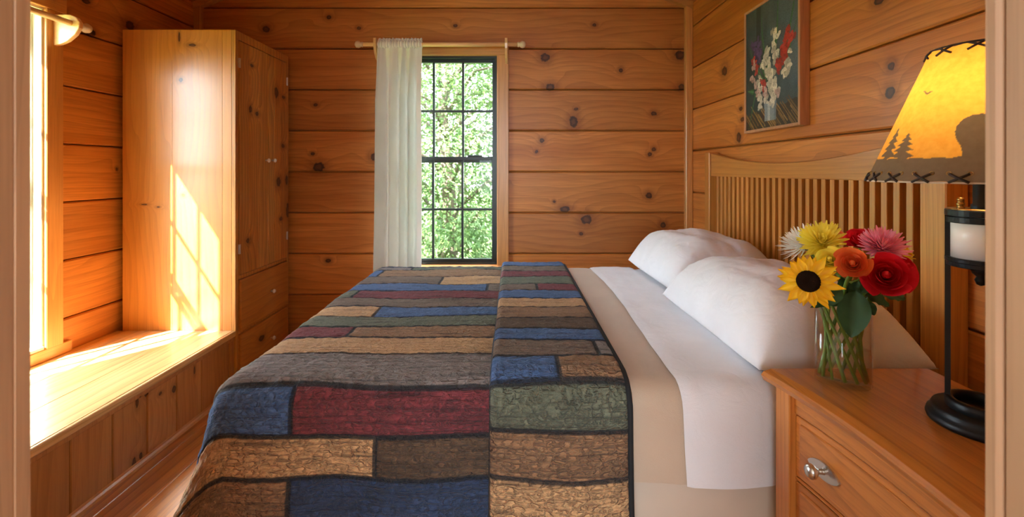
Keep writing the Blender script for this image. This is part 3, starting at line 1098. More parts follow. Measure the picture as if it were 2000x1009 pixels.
box('side_panel', 0.64, NXB - 0.01, NY1 - 0.035, NY1 - 0.022, 0.06, NZ - 0.026, M_NSZ, ns)
box('side_panel', 0.64, NXB - 0.01, NY0 + 0.022, NY0 + 0.035, 0.06, NZ - 0.026, M_NSZ, ns)
box('back_panel', NXB - 0.022, NXB - 0.012, NY0 + 0.03, NY1 - 0.03, 0.06, NZ - 0.026, M_NSZ, ns)
PO = 0.052
for d0, d1 in ((NY1 - 0.018 - PO, NY1 - 0.018), (NY0 + 0.018, NY0 + 0.018 + PO)):
    xm = body((d0 + d1) / 2) - 0.004
    box('post', xm, xm + 0.045, d0, d1, 0, NZ - 0.026, M_NSZ, ns, 0.002)
for d0, d1 in ((NY1 - 0.06, NY1 - 0.018), (NY0 + 0.018, NY0 + 0.06)):
    box('post', NXB - 0.05, NXB - 0.008, d0, d1, 0, NZ - 0.026, M_NSZ, ns, 0.002)
ra, rb = NY0 + 0.018 + PO, NY1 - 0.018 - PO


def rail(name, za, zb, inset, mat, parent=None, th=0.02, n=18, pad=0.0):
    def pf(d):
        xf = body(d) + inset
        return [(xf + th, za), (xf + th, zb), (xf + 0.002, zb), (xf, zb - 0.002), (xf, za + 0.002), (xf + 0.002, za)]
    return loft(name, pf, ra + pad, rb - pad, n, mat, parent)


rail('rail', 0.644, NZ - 0.026, 0.002, M_NSY, ns)
rail('rail', 0.500, 0.507, 0.004, M_NSY, ns)
rail('rail', 0.338, 0.345, 0.004, M_NSY, ns)
rail('rail', 0.12, 0.176, 0.004, M_NSY, ns)
rail('inner_backing', 0.17, 0.65, 0.03, M_GAP, ns, th=0.006)
for za, zb in ((0.5095, 0.6415), (0.3475, 0.4975), (0.1785, 0.3355)):
    dr = rail('drawer', za, zb, 0.004, M_NSY, ns, pad=0.002)
    rail('bead', za + 0.013, zb - 0.013, 0.0005, M_NSY, dr, th=0.012, pad=0.016)
    for kd_ in (0.918, 2 * NC - 0.918):
        kx, kz = body(kd_) + 0.0005, (za + zb) / 2 - 0.006
        bm = bmesh.new()
        m = 16
        fr = []
        for i in range(2 * m):
            t = i / (2 * m) * 2 * PI
            fr.append((kd_ + 0.038 * math.cos(t), kz + 0.017 * math.sin(t) * abs(math.sin(t)) ** 0.4))
        for xx in (0, -0.003):
            pass
        a = [bm.verts.new((body(p) + 0.001, p, q)) for p, q in fr]
        b = [bm.verts.new((body(p) - 0.0035, p, q)) for p, q in fr]
        bm.faces.new(a); bm.faces.new(b[::-1])
        for i in range(2 * m):
            j = (i + 1) % (2 * m)
            bm.faces.new((a[i], b[i], b[j], a[j]))
        pl = bm_obj('backplate', bm, M_STEEL, dr)
        lathe('knob', [(0, -0.002), (0.007, -0.002), (0.0055, 0.006), (0.005, 0.012), (0.010, 0.016), (0.0145, 0.022), (0.0145, 0.027), (0.010, 0.033), (0, 0.035)], M_STEEL, dr, 20, (kx - 0.003, kd_, kz), rot=Matrix.Rotation(-PI / 2, 3, 'Y'))

# ================================================================= TABLE LAMP
LC = Vector((0.852, 0.828, NZ))
lamp = thing('table_lamp', LC, 'black iron table lamp with a glowing amber silhouette shade on the nightstand', 'lamp')
lz = NZ
lathe('base', [(0, 0), (0.074, 0), (0.076, 0.006), (0.074, 0.014), (0.068, 0.016), (0.069, 0.022), (0.066, 0.028), (0, 0.028)], M_IRON, lamp, 48, LC)
cs = LC.xy.normalized()
perp = Vector((-cs.y, cs.x, 0))
ring_pts = [LC + Vector((0.047 * math.cos(t), 0.047 * math.sin(t), 0.034)) for t in [2 * PI * i / 40 for i in range(40)]]
bm = bmesh.new()
add_lathe(bm, [(0.037, 0.026), (0.047, 0.026), (0.049, 0.030), (0.049, 0.042), (0.046, 0.045), (0.038, 0.045), (0.036, 0.042), (0.037, 0.026)], 40, LC)
bm_obj('base_ring', bm, M_IRON, lamp, smooth=True)
for s in (1, -1):
    p = LC + perp * 0.0435 * s
    bm = bmesh.new()
    q = cs.to_3d() * 0.009
    w = perp * 0.004
    vs = []
    for z in (0.03, 1.10 - lz):
        vs.append([bm.verts.new(p + a + b + Vector((0, 0, z))) for a, b in ((q, w), (q, -w), (-q, -w), (-q, w))])
    for i in range(4):
        j = (i + 1) % 4
        bm.faces.new((vs[0][i], vs[0][j], vs[1][j], vs[1][i]))
    bm.faces.new(vs[0]); bm.faces.new(vs[1])
    bm_obj('post', bm, M_IRON, lamp)


def ring(name, r0, r1, z0, z1, mat):
    bm = bmesh.new()
    add_lathe(bm, [(r0, z0), (r1 - 0.001, z0), (r1, z0 + 0.001), (r1, z1 - 0.001), (r1 - 0.001, z1), (r0, z1), (r0, z0)], 40, LC)
    return bm_obj(name, bm, mat, lamp, smooth=False)


ring('cage_ring', 0.0, 0.0485, 1.092 - lz, 1.104 - lz, M_IRON)
ring('cage_ring', 0.030, 0.0470, 1.080 - lz, 1.091 - lz, M_IRON)
ring('cage_ring', 0.0, 0.0485, 1.008 - lz, 1.016 - lz, M_IRON)
ring('cage_ring', 0.030, 0.0465, 1.000 - lz, 1.0085 - lz, M_IRON)
M_MILK = plain('milk_glass', (0.86, 0.83, 0.80), 0.25)
lathe('glass_drum', [(0.0, 1.016 - lz), (0.041, 1.016 - lz), (0.041, 1.092 - lz), (0.0, 1.092 - lz)], M_MILK, lamp, 40, LC)
lathe('drop_finial', [(0, 0.965 - lz), (0.006, 0.968 - lz), (0.009, 0.976 - lz), (0.006, 0.982 - lz), (0.012, 0.988 - lz), (0.014, 0.994 - lz), (0.010, 1.001 - lz), (0, 1.001 - lz)], M_IRON, lamp, 20, LC)
lathe('stem', [(0, 1.10 - lz), (0.014, 1.10 - lz), (0.014, 1.112 - lz), (0.011, 1.115 - lz), (0.011, 1.20 - lz), (0.016, 1.205 - lz), (0.016, 1.245 - lz), (0, 1.245 - lz)], M_IRON, lamp, 20, LC)
sk = LC + perp * 0.026 - cs.to_3d() * 0.012
sw = 1.104 - lz
lathe('switch', [(0, sw), (0.006, sw), (0.006, sw + .003), (0.0048, sw + .004), (0.0048, sw + .007), (0.006, sw + .008), (0.006, sw + .011), (0.0045, sw + .012), (0.0045, sw + .015), (0.0055, sw + .016), (0.0055, sw + .019), (0.0035, sw + .022), (0, sw + .022)], M_BRASS, lamp, 16, sk)
lathe('brass_plate', [(0, sw - 0.001), (0.046, sw - 0.001), (0.046, sw + 0.0015), (0, sw + 0.0015)], M_BRASS, lamp, 36, LC)
M_BULB = NT('lit_bulb'); M_BULB.color((1, 0.9, 0.7)); M_BULB.p.inputs['Emission Color'].default_value = (1, 0.75, 0.4, 1); M_BULB.p.inputs['Emission Strength'].default_value = 6.0
M_BULB = M_BULB.mat
lathe('bulb', [(0, 1.245 - lz), (0.012, 1.247 - lz), (0.014, 1.262 - lz), (0.026, 1.285 - lz), (0.030, 1.305 - lz), (0.026, 1.325 - lz), (0.012, 1.336 - lz), (0, 1.338 - lz)], M_BULB, lamp, 24, LC)
for s in (1, -1):
    tube('harp', [LC + perp * s * (0.012 + 0.04 * math.sin(PI * min(1, t * 1.15))) + Vector((0, 0, 1.22 - lz + 0.165 * t)) for t in [i / 14 for i in range(15)]], 0.0018, M_BRASS, lamp, 6)

# shade: printed parchment, drawn on a fine cone grid
SR0, SR1, SZ0, SZ1 = 0.1645, 0.0695, 1.155 - lz, 1.398 - lz
phi0 = math.atan2(-cs.y, -cs.x)       # the side towards the doorway


def inpoly(x, y, poly):
    c = False
    n = len(poly)
    for i in range(n):
        x0, y0 = poly[i]; x1, y1 = poly[i - 1]
        if (y0 > y) != (y1 > y) and x < (x1 - x0) * (y - y0) / (y1 - y0) + x0: c = not c
    return c


# print is laid out in (s = arc position in m at the hem, q = height fraction)
def tree_poly(s0, q0, w, h):
    pts = [(s0 - w * .08, q0), (s0 - w * .08, q0 + h * .1)]
    L = [(.5, .12), (.14, .3), (.42, .34), (.12, .5), (.33, .54), (.08, .68), (.22, .72), (.04, .86), (.1, .88)]
    left = [(s0 - w * a, q0 + h * b) for a, b in L]
    right = [(s0 + w * a * 1.05, q0 + h * (b + 0.02)) for a, b in L]
    return pts + left + [(s0, q0 + h)] + right[::-1] + [(s0 + w * .08, q0)]


PRINT = [tree_poly(-1.035 * SR0, 0.165, 0.052, 0.25), tree_poly(-0.775 * SR0, 0.16, 0.056, 0.205),
         [(a * SR0, q) for a, q in ((-.145, .15), (-.143, .196), (-.167, .252), (-.209, .295), (-.232, .346), (-.225, .389), (-.164, .436), (-.077, .461), (.011, .466), (.15, .455), (.4, .43), (.6, .38), (.7, .3), (.75, .15))],
         [(a * SR0, q) for a, q in ((-.83, .678), (-.79, .682), (-.75, .668), (-.72, .660), (-.68, .667), (-.62, .670), (-.67, .656), (-.71, .645), (-.75, .652), (-.78, .667))]]
NT_, NQ_ = 720, 170
circ = 2 * PI * SR0
verts, faces, cols = [], [], []
for j in range(NQ_ + 1):
    q = j / NQ_
    r = SR0 + (SR1 - SR0) * q
    for i in range(NT_):
        a = 2 * PI * i / NT_
        rr = r
        if q < 0.03: rr += 0.0006 * math.sin(a * 26)
        verts.append(Vector((r * math.cos(a), r * math.sin(a), SZ0 + (SZ1 - SZ0) * q + (0.0025 * math.sin(a * 16) * max(0, 1 - q * 12) + 0.003 * math.sin(a * 16) * max(0, (q - 0.92) * 12)))))
        s = ((a - phi0 + PI) % (2 * PI) - PI) * SR0
        s_rep = s if s > -0.3 else s + circ
        g = 0.172 + 0.012 * noise.noise(Vector((s * 60, 3, 1))) + 0.02 * noise.noise(Vector((s * 12, 8, 1)))
        d_ = q < g
        if not d_ and True:
            for rep in (0.0, circ * 0.5):
                sp = s - rep
                if sp < -0.25: sp += circ
                if any(inpoly(sp, q, P) for P in PRINT):
                    d_ = True; break
        cols.append(0.0 if d_ else 1.0)
NL = 21
HOLES = [(phi0 - 0.152 + 2 * PI * k_ / NL + sg * 0.08, 0.064) for k_ in range(NL) for sg in (1, -1)]


def in_hole(i, j):
    a, q = 2 * PI * (i + 0.5) / NT_, (j + 0.5) / NQ_
    if not 0.03 < q < 0.1: return False
    for ha, hq in HOLES:
        da = (a - ha + PI) % (2 * PI) - PI
        if (da * SR0) ** 2 + ((q - hq) * 0.26) ** 2 < 0.0027 ** 2: return True
    return False


for j in range(NQ_):
    for i in range(NT_):
        if in_hole(i, j): continue
        i2 = (i + 1) % NT_
        faces.append((j * NT_ + i, j * NT_ + i2, (j + 1) * NT_ + i2, (j + 1) * NT_ + i))
t = NT('amber_parchment')
an = t.n('ShaderNodeAttribute'); an.attribute_name = 'print'
mott = t.noise(t.pos(), 90, 4, 0.6)
amber = t.mix(t.rng(mott, 0.35, 0.65, 0, 1), (0.96, 0.52, 0.085), (0.88, 0.43, 0.06))
greyb = t.mix(t.rng(mott, 0.35, 0.65, 0, 1), (0.34, 0.25, 0.17), (0.29, 0.21, 0.14))
cc = t.mix(an.outputs['Fac'], greyb, amber)
t.color(cc); t.prop(Roughness=0.7)
tl = t.n('ShaderNodeBsdfTranslucent')
t.set(tl.inputs[0], t.mix(an.outputs['Fac'], (0.13, 0.095, 0.06), amber))
mx = t.n('ShaderNodeMixShader'); mx.inputs[0].default_value = 0.6
t.t.links.new(t.p.outputs[0], mx.inputs[1]); t.t.links.new(tl.outputs[0], mx.inputs[2]); t.t.links.new(mx.outputs[0], t.out.inputs['Surface'])
shade = py_obj('lamp_shade', [v + LC for v in verts], faces, t.mat, lamp, smooth=True)
pa = shade.data.attributes.new('print', 'FLOAT', 'POINT')
pa.data.foreach_set('value', np.array(cols, dtype=np.float32))
M_LACE = plain('leather_lace', (0.035, 0.022, 0.02), 0.7)
M_HOLE = M_BRASS


def cone_pt(a, q, o=0.0):
    r = SR0 + (SR1 - SR0) * q + o
    return LC + Vector((r * math.cos(a), r * math.sin(a), SZ0 + (SZ1 - SZ0) * q))


for k_ in range(NL):
    a0 = phi0 - 0.152 + 2 * PI * k_ / NL
    for sgn in (1, -1):
        w = 0.075
        tube('lacing', [cone_pt(a0 - sgn * w, 0.060, 0.0015), cone_pt(a0, 0.030, 0.003), cone_pt(a0 + sgn * w, 0.002, 0.0022)], 0.0022, M_LACE, shade, 6)
    for sgn in (1, -1):
        c = cone_pt(a0 + sgn * 0.08, 0.064, 0.0005)
        nrm = Vector((math.cos(a0), math.sin(a0), 0.3)).normalized()
        lathe('eyelet', [(0.0027, -0.0004), (0.0027, 0.0008), (0.0034, 0.0008), (0.0036, -0.0004)], M_HOLE, shade, 14, c, rot=Vector((0, 0, 1)).rotation_difference(nrm).to_matrix())
for k_ in range(10):
    a0 = phi0 - 0.049 + 2 * PI * k_ / 10
    for sgn in (1, -1):
        w = 0.17
        tube('lacing', [cone_pt(a0 - sgn * w, 0.945, 0.0015), cone_pt(a0, 0.975, 0.003), cone_pt(a0 + sgn * w, 1.0, 0.0015)], 0.002, M_LACE, shade, 6)
for q, rr in ((0.0, 0.0016), (1.0, 0.0022)):
    tube('hem_lace', [cone_pt(2 * PI * i / 64, q) for i in range(64)], rr, M_LACE if q else M_SKIRT, shade, 6, closed=True)
ld = bpy.data.lights.new('lamp_bulb_light', 'POINT')
ld.energy = 1.05
ld.color = (1.0, 0.78, 0.48)
ld.shadow_soft_size = 0.032
lo = bpy.data.objects.new('lamp_bulb_light', ld)
link(lo, lamp, LC + Vector((0, 0, 1.285 - lz)))

# ================================================================= VASE AND FLOWERS
VC = Vector((0.7205, 0.992, NZ - 0.0012))
vase = thing('vase', VC, 'clear oval glass vase half full of water on the nightstand', 'vase')
vx, vy = 1.0, 0.62
vrot = Matrix.Rotation(math.radians(-28), 3, 'Z')
VR, VH = 0.052, 0.172
lathe('glass_body', [(0, 0.001), (VR * .93, 0.001), (VR, 0.006), (VR * 1.0, VH), (VR * .965, VH), (VR * .965, 0.012), (0, 0.010)], M_VASE, vase, 56, VC, vx, vy, vrot)
lathe('water', [(0, 0.0105), (VR * .955, 0.0125), (VR * .955, 0.080), (0, 0.080)], M_WATER, vase, 48, VC, vx, vy, vrot)


def petal_mat(name, c0, c1, trans=0.3):
    t = NT(name)
    c = t.mix(t.rng(t.noise(t.pos(), 60, 2), 0.3, 0.7, 0, 1), c0, c1)
    t.color(c); t.prop(Roughness=0.6)
    tl = t.n('ShaderNodeBsdfTranslucent'); t.set(tl.inputs[0], c)
    mx = t.n('ShaderNodeMixShader'); mx.inputs[0].default_value = trans
    t.t.links.new(t.p.outputs[0], mx.inputs[1]); t.t.links.new(tl.outputs[0], mx.inputs[2]); t.t.links.new(mx.outputs[0], t.out.inputs['Surface'])
    return t.mat


P_RED = petal_mat('red_petal', (0.80, 0.018, 0.045), (0.70, 0.010, 0.03))
P_ORANGE = petal_mat('orange_petal', (0.92, 0.25, 0.06), (0.86, 0.17, 0.05))
P_YEL = petal_mat('yellow_petal', (0.92, 0.66, 0.04), (0.90, 0.58, 0.02))
P_YELR = petal_mat('yellow_rose_petal', (0.95, 0.82, 0.12), (0.95, 0.76, 0.08))
P_LEM = petal_mat('lemon_petal', (0.95, 0.78, 0.06), (0.94, 0.82, 0.14))
P_WHITE = petal_mat('white_petal', (0.90, 0.89, 0.86), (0.90, 0.88, 0.80))
P_PINK = petal_mat('pink_petal', (0.90, 0.24, 0.40), (0.86, 0.42, 0.62))
P_SUN = petal_mat('sunflower_petal', (0.95, 0.62, 0.012), (0.93, 0.52, 0.008))
M_STEM = plain('green_stem', (0.13, 0.26, 0.04), 0.45)
M_LEAF = petal_mat('rose_leaf', (0.022, 0.075, 0.022), (0.030, 0.095, 0.028), 0.15)
M_SEED = plain('sunflower_seeds', (0.020, 0.009, 0.005), 1.0, bump=(700, 1.0, 0.004), Specular_IOR_Level=0.05)


def frame(dirv):
    return Vector((0, 0, 1)).rotation_difference(Vector(dirv).normalized()).to_matrix()


NECK = {21: 6, 22: 2, 23: 7, 24: 4, 25: 9, 26: 3, 27: 0, 28: 11, 29: 10, 30: 8, 31: 1, 40: 5}     # place of each stem round the neck
NST, TWIST, NOFF = 12, math.radians(90), 0.0


def stem_path(tip, k, dirv=(0, 0, 1)):
    """from the bloom down through the neck of the vase to its floor; the stems lean past one another like a twisted sheaf"""
    a = 2 * PI * NECK[k] / NST + NOFF
    neck = VC + vrot @ Vector((0.044 * math.cos(a) * vx, 0.044 * math.sin(a) * vy, VH))
    bot = VC + vrot @ Vector((0.044 * math.cos(a + TWIST) * vx, 0.044 * math.sin(a + TWIST) * vy, 0.0145))
    tip = Vector(tip)
    L = (tip - neck).length
    c1 = tip - Vector(dirv).normalized() * L * 0.35
    c2 = neck + (neck - bot).normalized() * L * 0.35
    pts = []
    for q in [i / 14 for i in range(14)]:
        pts.append((1 - q) ** 3 * tip + 3 * q * (1 - q) ** 2 * c1 + 3 * q * q * (1 - q) * c2 + q ** 3 * neck)
    return pts + [neck.lerp(bot, q) for q in (0, 0.25, 0.5, 0.75, 1)]


def leaf(parent, base, tip, width, normal, mat=None, curl=0.1, name='leaf'):
    base, tip = Vector(base), Vector(tip)
    ax = tip - base
    L = ax.length
    ax.normalize()
    n = Vector(normal); n = (n - ax * n.dot(ax)).normalized()
    sd = ax.cross(n)

    def fn(s, t):
        x = 2 * s - 1
        wd_ = width * (math.sin(PI * min(1, t ** 0.8)) ** 0.75 if 0 < t < 1 else 0.0)
        return base + ax * L * t + sd * x * wd_ / 2 + n * (abs(x) * wd_ * 0.18 - curl * L * (t - 0.5) ** 2 * 1.6 + 0.002 * math.sin(t * 22) * abs(x))
    return grid_obj(name, fn, 6, 12, mat or M_LEAF, parent)


def rose(c, dirv, R, mat, label, k, leaves=()):
    c = Vector(c)
    root = thing('rose', c, label, 'flower', 'flowers in the vase')
    M = frame(dirv)
    n = 20
    for i in range(n):
        o = (i + 0.5) / n                       # 0 inner .. 1 outer
        phi = i * 2.39996 + k
        rad = R * (0.10 + 0.86 * o ** 0.8)
        hgt = R * (1.12 - 0.42 * o)
        half = 1.5 - 0.75 * o
        curl = 0.5 * max(0, o - 0.35)

        def fn(s, t, phi=phi, rad=rad, hgt=hgt, half=half, curl=curl, o=o):
            x = 2 * s - 1
            top = t * (1 - 0.22 * x * x)
            a = phi + x * half * (0.55 + 0.45 * math.sin(PI * min(0.5 + t * 0.4, 1)))
            r = rad * (0.25 + 0.75 * math.sin(min(1.0, t * 1.25) * PI / 2)) + R * curl * max(0, t - 0.6) ** 1.5 * 1.6
            r *= 1 + 0.05 * x
            z = hgt * top - R * 0.55 - R * curl * 0.6 * max(0, t - 0.7)
            return c + M @ Vector((r * math.cos(a), r * math.sin(a), z))
        grid_obj('petal', fn, 8, 7, mat, root)
    lathe('bud', [(0, -R * .5), (R * .15, -R * .3), (R * .17, R * .2), (R * .11, R * .42), (0, R * .46)], mat, root, 12, c, rot=M)
    lathe('calyx', [(0, -R * .78), (R * .2, -R * .72), (R * .34, -R * .5), (R * .25, -R * .35), (0, -R * .3)], M_LEAF, root, 14, c, rot=M)
    tube('stem', stem_path(c - M @ Vector((0, 0, R * .7)), k, dirv), 0.0036, M_STEM, root, 8)
    for lf in leaves:
        leaf(root, *lf)
    return root


def mum(c, dirv, R, mat, label, k, n=150, wid=0.0042, name='spider_chrysanthemum', mat2=None):
    c = Vector(c)
    root = thing(name, c, label, 'flower', 'flowers in the vase')
    M = frame(dirv)
    r_ = random.Random(k)
    verts, fcs = [], []
    for i in range(n):
        z = 1 - (i + 0.5) / n * 1.25
        a = i * 2.39996
        q = math.sqrt(max(0, 1 - z * z))
        dv = Vector((q * math.cos(a), q * math.sin(a), z)).normalized()
        L = R * (0.62 + 0.38 * min(1, (1 - z) * 1.2)) * r_.uniform(0.82, 1.1)
        sd = dv.cross(Vector((0, 0, 1)) if abs(dv.z) < 0.95 else Vector((1, 0, 0))).normalized()
        up = sd.cross(dv)
        b0 = len(verts)
        for t in (0.12, 0.5, 0.82, 1.0):
            ww = wid * (0.7 if t < 0.2 else (1.0 if t < 0.9 else 0.35))
            p = c + M @ (dv * L * t + Vector((0, 0, 1)) * (0.30 * R * t * t * (0.4 + 0.4 * q)))
            verts += [p + M @ (sd * ww / 2), p + M @ (up * -ww * 0.25), p - M @ (sd * ww / 2)]
        for t in range(3):
            b = b0 + 3 * t
            fcs += [(b, b + 1, b + 4, b + 3), (b + 1, b + 2, b + 5, b + 4)]
    py_obj('florets', verts, fcs, mat, root, smooth=True)
    lathe('heart', [(0, -R * .25), (R * .22, -R * .1), (R * .25, R * .1), (R * .12, R * .28), (0, R * .3)], mat2 or mat, root, 16, c, rot=M)
    tube('stem', stem_path(c - M @ Vector((0, 0, R * .2)), k, dirv), 0.0034, M_STEM, root, 8)
    return root


def sunflower(c, dirv, R, label, k):
    c = Vector(c)
    root = thing('sunflower', c, label, 'flower', 'flowers in the vase')
    M = frame(dirv)
    r_ = random.Random(k)
    rd = R * 0.36
    lathe('disc', [(rd * 1.05, -0.004), (rd * 1.02, 0.004), (rd * .8, 0.008), (rd * .45, 0.007), (rd * .2, 0.004), (0, 0.003)], M_SEED, root, 28, c, rot=M)
    for ringi, (n, tl, zz, ln) in enumerate(((15, 0.10, 0.0, 0.98), (14, 0.32, -0.003, 0.9))):
        for i in range(n):
            a = 2 * PI * (i + 0.5 * ringi) / n + r_.uniform(-.07, .07)
            L = R * ln * r_.uniform(0.85, 1.12)
            wd_ = R * 0.30 * r_.uniform(0.85, 1.15)
            dr = Vector((math.cos(a), math.sin(a), 0)); sd = Vector((-math.sin(a), math.cos(a), 0))
            drop = r_.uniform(-0.15, 0.45)

            def fn(s, t, dr=dr, sd=sd, L=L, wd_=wd_, drop=drop, zz=zz):
                x = 2 * s - 1
                w_ = wd_ * (0.35 + 0.65 * math.sin(PI * min(1, t * 0.85 + 0.15))) * (1 - t ** 4 * 0.85)
                return c + M @ (dr * (rd * 0.8 + (L - rd * 0.8) * t) + sd * x * w_ / 2 + Vector((0, 0, zz + 0.25 * wd_ * x * x - drop * L * t * t * 0.5)))
            grid_obj('petal', fn, 4, 7, P_SUN, root)
    lathe('calyx', [(0, -0.014), (rd * .6, -0.012), (rd * 1.1, -0.004), (0, -0.003)], M_LEAF, root, 18, c, rot=M)
    tube('stem', stem_path(c - M @ Vector((0, 0, 0.012)), k, dirv), 0.0038, M_STEM, root, 8)
    return root


def fl(px, py, d): return at(px, py, d)


TOC = (-0.6, -0.75, 0.15)
sunflower(fl(1579, 549, 0.880), (-0.62, -0.75, 0.16), 0.0555, 'yellow sunflower with a dark brown centre leaning out of the vase', 21)
mum(fl(1570, 480, 1.055), (-0.6, 0.05, 0.75), 0.052, P_WHITE, 'white spiky chrysanthemum behind the lemon yellow one', 22, wid=0.0036)
mum(fl(1606, 474, 0.985), (-0.45, -0.62, 0.62), 0.046, P_LEM, 'lemon yellow spiky chrysanthemum above the sunflower', 23, wid=0.006)
rose(fl(1621, 506, 0.925), (-0.6, -0.7, 0.45), 0.0255, P_YELR, 'yellow rose between the lemon chrysanthemum and the orange rose', 24)
rose(fl(1665, 514, 0.880), (-0.62, -0.74, 0.32), 0.031, P_ORANGE, 'orange rose at the front of the bouquet', 25,
     leaves=((fl(1672, 568, 0.935), fl(1662, 660, 0.925), 0.056, (-0.6, -0.8, 0.1)), (fl(1640, 560, 0.94), fl(1612, 598, 0.93), 0.03, (-0.3, -0.8, 0.4))))
rose(fl(1680, 466, 1.052), (-0.4, -0.5, 0.7), 0.031, P_RED, 'red rose at the top of the bouquet beside the pink chrysanthemum', 26)
rose(fl(1630, 464, 1.135), (-0.4, -0.3, 0.85), 0.027, P_ORANGE, 'orange rose half hidden behind the chrysanthemums', 27)
mum(fl(1724, 484, 0.990), (-0.25, -0.55, 0.75), 0.0475, P_PINK, 'pink spiky chrysanthemum above the large red rose', 28, wid=0.005)
rose(fl(1731, 537, 0.905), (-0.55, -0.78, 0.30), 0.045, P_RED, 'large open red rose at the front of the bouquet', 29,
     leaves=((fl(1690, 575, 0.95), fl(1739, 598, 0.935), 0.030, (-0.3, -0.5, 0.8)), (fl(1722, 575, 0.96), fl(1770, 582, 0.95), 0.034, (-0.2, -0.5, 0.8)), (fl(1694, 588, 0.93), fl(1708, 616, 0.92), 0.02, (-0.5, -0.8, 0.2))))
rose(fl(1766, 520, 0.965), (0.2, -0.7, 0.5), 0.028, P_RED, 'red rose at the outer edge beside the large red rose', 30)
rose(fl(1764, 492, 1.045), (0.3, -0.4, 0.8), 0.024, P_YEL, 'small yellow rose peeking out behind the pink chrysanthemum', 31)
gr = thing('greenery_sprig', fl(1655, 575, 0.97), 'dark green leafy sprig filling the neck of the vase', 'foliage')
for a in (((1633, 579, .980), (1610, 557, .974), .022), ((1655, 582, .985), (1642, 540, .982), .030), ((1665, 585, .975), (1690, 550, .975), .034), ((1640, 590, .965), (1600, 580, .955), .026),
          ((1682, 570, .945), (1700, 552, .94), .018), ((1664, 578, .965), (1676, 548, .958), .024), ((1625, 585, .96), (1583, 600, .95), .016)):
    leaf(gr, fl(*a[0]), fl(*a[1]), a[2], (-0.4, -0.8, 0.4))
tube('stem', stem_path(fl(1655, 575, .966), 40), 0.0028, M_STEM, gr, 7)

# ================================================================= PAINTING
PXF = XR - 0.042
py0, py1, pz0, pz1 = 1.828, 2.267, 1.358, 1.955
pic = thing('painting', (XR, (py0 + py1) / 2, pz0), 'still life painting of red, white and purple gladioli in a deep wooden frame', 'painting')
M_FRAME = wood('frame_wood', 'z', (0.50, 0.27, 0.15), (0.44, 0.22, 0.12), (0.28, 0.12, 0.06), rings=0.2)
fw = 0.013
box('frame_bar', PXF, XR, py0, py0 + fw, pz0, pz1, M_FRAME, pic, 0.002)
box('frame_bar', PXF, XR, py1 - fw, py1, pz0, pz1, M_FRAME, pic, 0.002)
box('frame_bar', PXF, XR, py0 + fw, py1 - fw, pz0, pz0 + fw, M_FRAME, pic, 0.002)
box('frame_bar', PXF, XR, py0 + fw, py1 - fw, pz1 - fw, pz1, M_FRAME, pic, 0.002)
GW, GH = 132, 184
img = np.zeros((GH, GW, 3))
yy, xx = np.mgrid[0:GH, 0:GW]
S, T = xx / GW, yy / GH                       # T = 0 at the top
rg = np.random.default_rng(5)
low = np.zeros((GH, GW))
for _ in range(60):
    fx, fy, ph_, = rg.normal(0, 7), rg.normal(0, 5), rg.uniform(0, 6.28)
    low += np.sin(fx * S * 3 + fy * T * 3 + ph_) / 60


def lay(mask, col, a=1.0):
    m = np.clip(mask, 0, 1)[..., None] * a
    global img
    img = img * (1 - m) + np.array(col) * m


base_l, base_r, base_b = np.array((0.012, 0.035, 0.032)), np.array((0.085, 0.125, 0.145)), np.array((0.006, 0.012, 0.014))
g = np.clip(S * 1.3 - T * 0.6 + 0.15 + low * 2, 0, 1)[..., None]
img = base_l * (1 - g) + base_r * g
lay(np.clip((T - 0.55) * 2.2, 0, 0.85), (0.010, 0.030, 0.034))
lay((np.abs(S - 0.27 + 0.02 * T) < 0.045) * (T < 0.5) * 0.7, (0.004, 0.012, 0.010))
lay((T > 0.865 - 0.05 * S + low * 0.1) * 1.0, (0.030, 0.020, 0.008))
for _ in range(34):
    s0, t0 = rg.uniform(0, 1), rg.uniform(0.87, 1.0)
    L = rg.uniform(0.08, 0.2)
    u_ = (S - s0) * 0.8 + (T - t0) * 0.6; v_ = -(S - s0) * 0.6 + (T - t0) * 0.8
    lay((np.abs(u_) < L) * (np.abs(v_) < 0.006) * 0.8, rg.choice([(0.20, 0.11, 0.025), (0.10, 0.055, 0.015), (0.34, 0.20, 0.05)]))


def stroke(p, q, w, col, bend=0.0):
    (a, b), (c, d_) = p, q
    for t in np.linspace(0, 1, 70):
        s0, t0 = a + (c - a) * t + bend * math.sin(PI * t), b + (d_ - b) * t
        ww = w * (1 - 0.75 * t)
        lay((((S - s0) / ww) ** 2 + ((T - t0) / (ww * 0.8)) ** 2 < 1) * 0.6, col)


for p, q, w, b in (((.52, .62), (.33, .08), .030, -.05), ((.58, .45), (.64, .0), .026, .02), ((.75, .45), (.95, .02), .024, .02), ((.35, .6), (.08, .30), .02, -.03), ((.42, .62), (.10, .18), .016, 0),
                   ((.80, .5), (.97, .25), .016, 0), ((.15, .68), (.04, .66), .03, 0), ((.2, .7), (.05, 1.0), .014, 0), ((.5, .6), (.22, .42), .02, 0)):
    stroke(p, q, w, (0.02, 0.10, 0.035), b)
    stroke((p[0] + .008, p[1]), q, w * .4, (0.07, 0.22, 0.08), b)


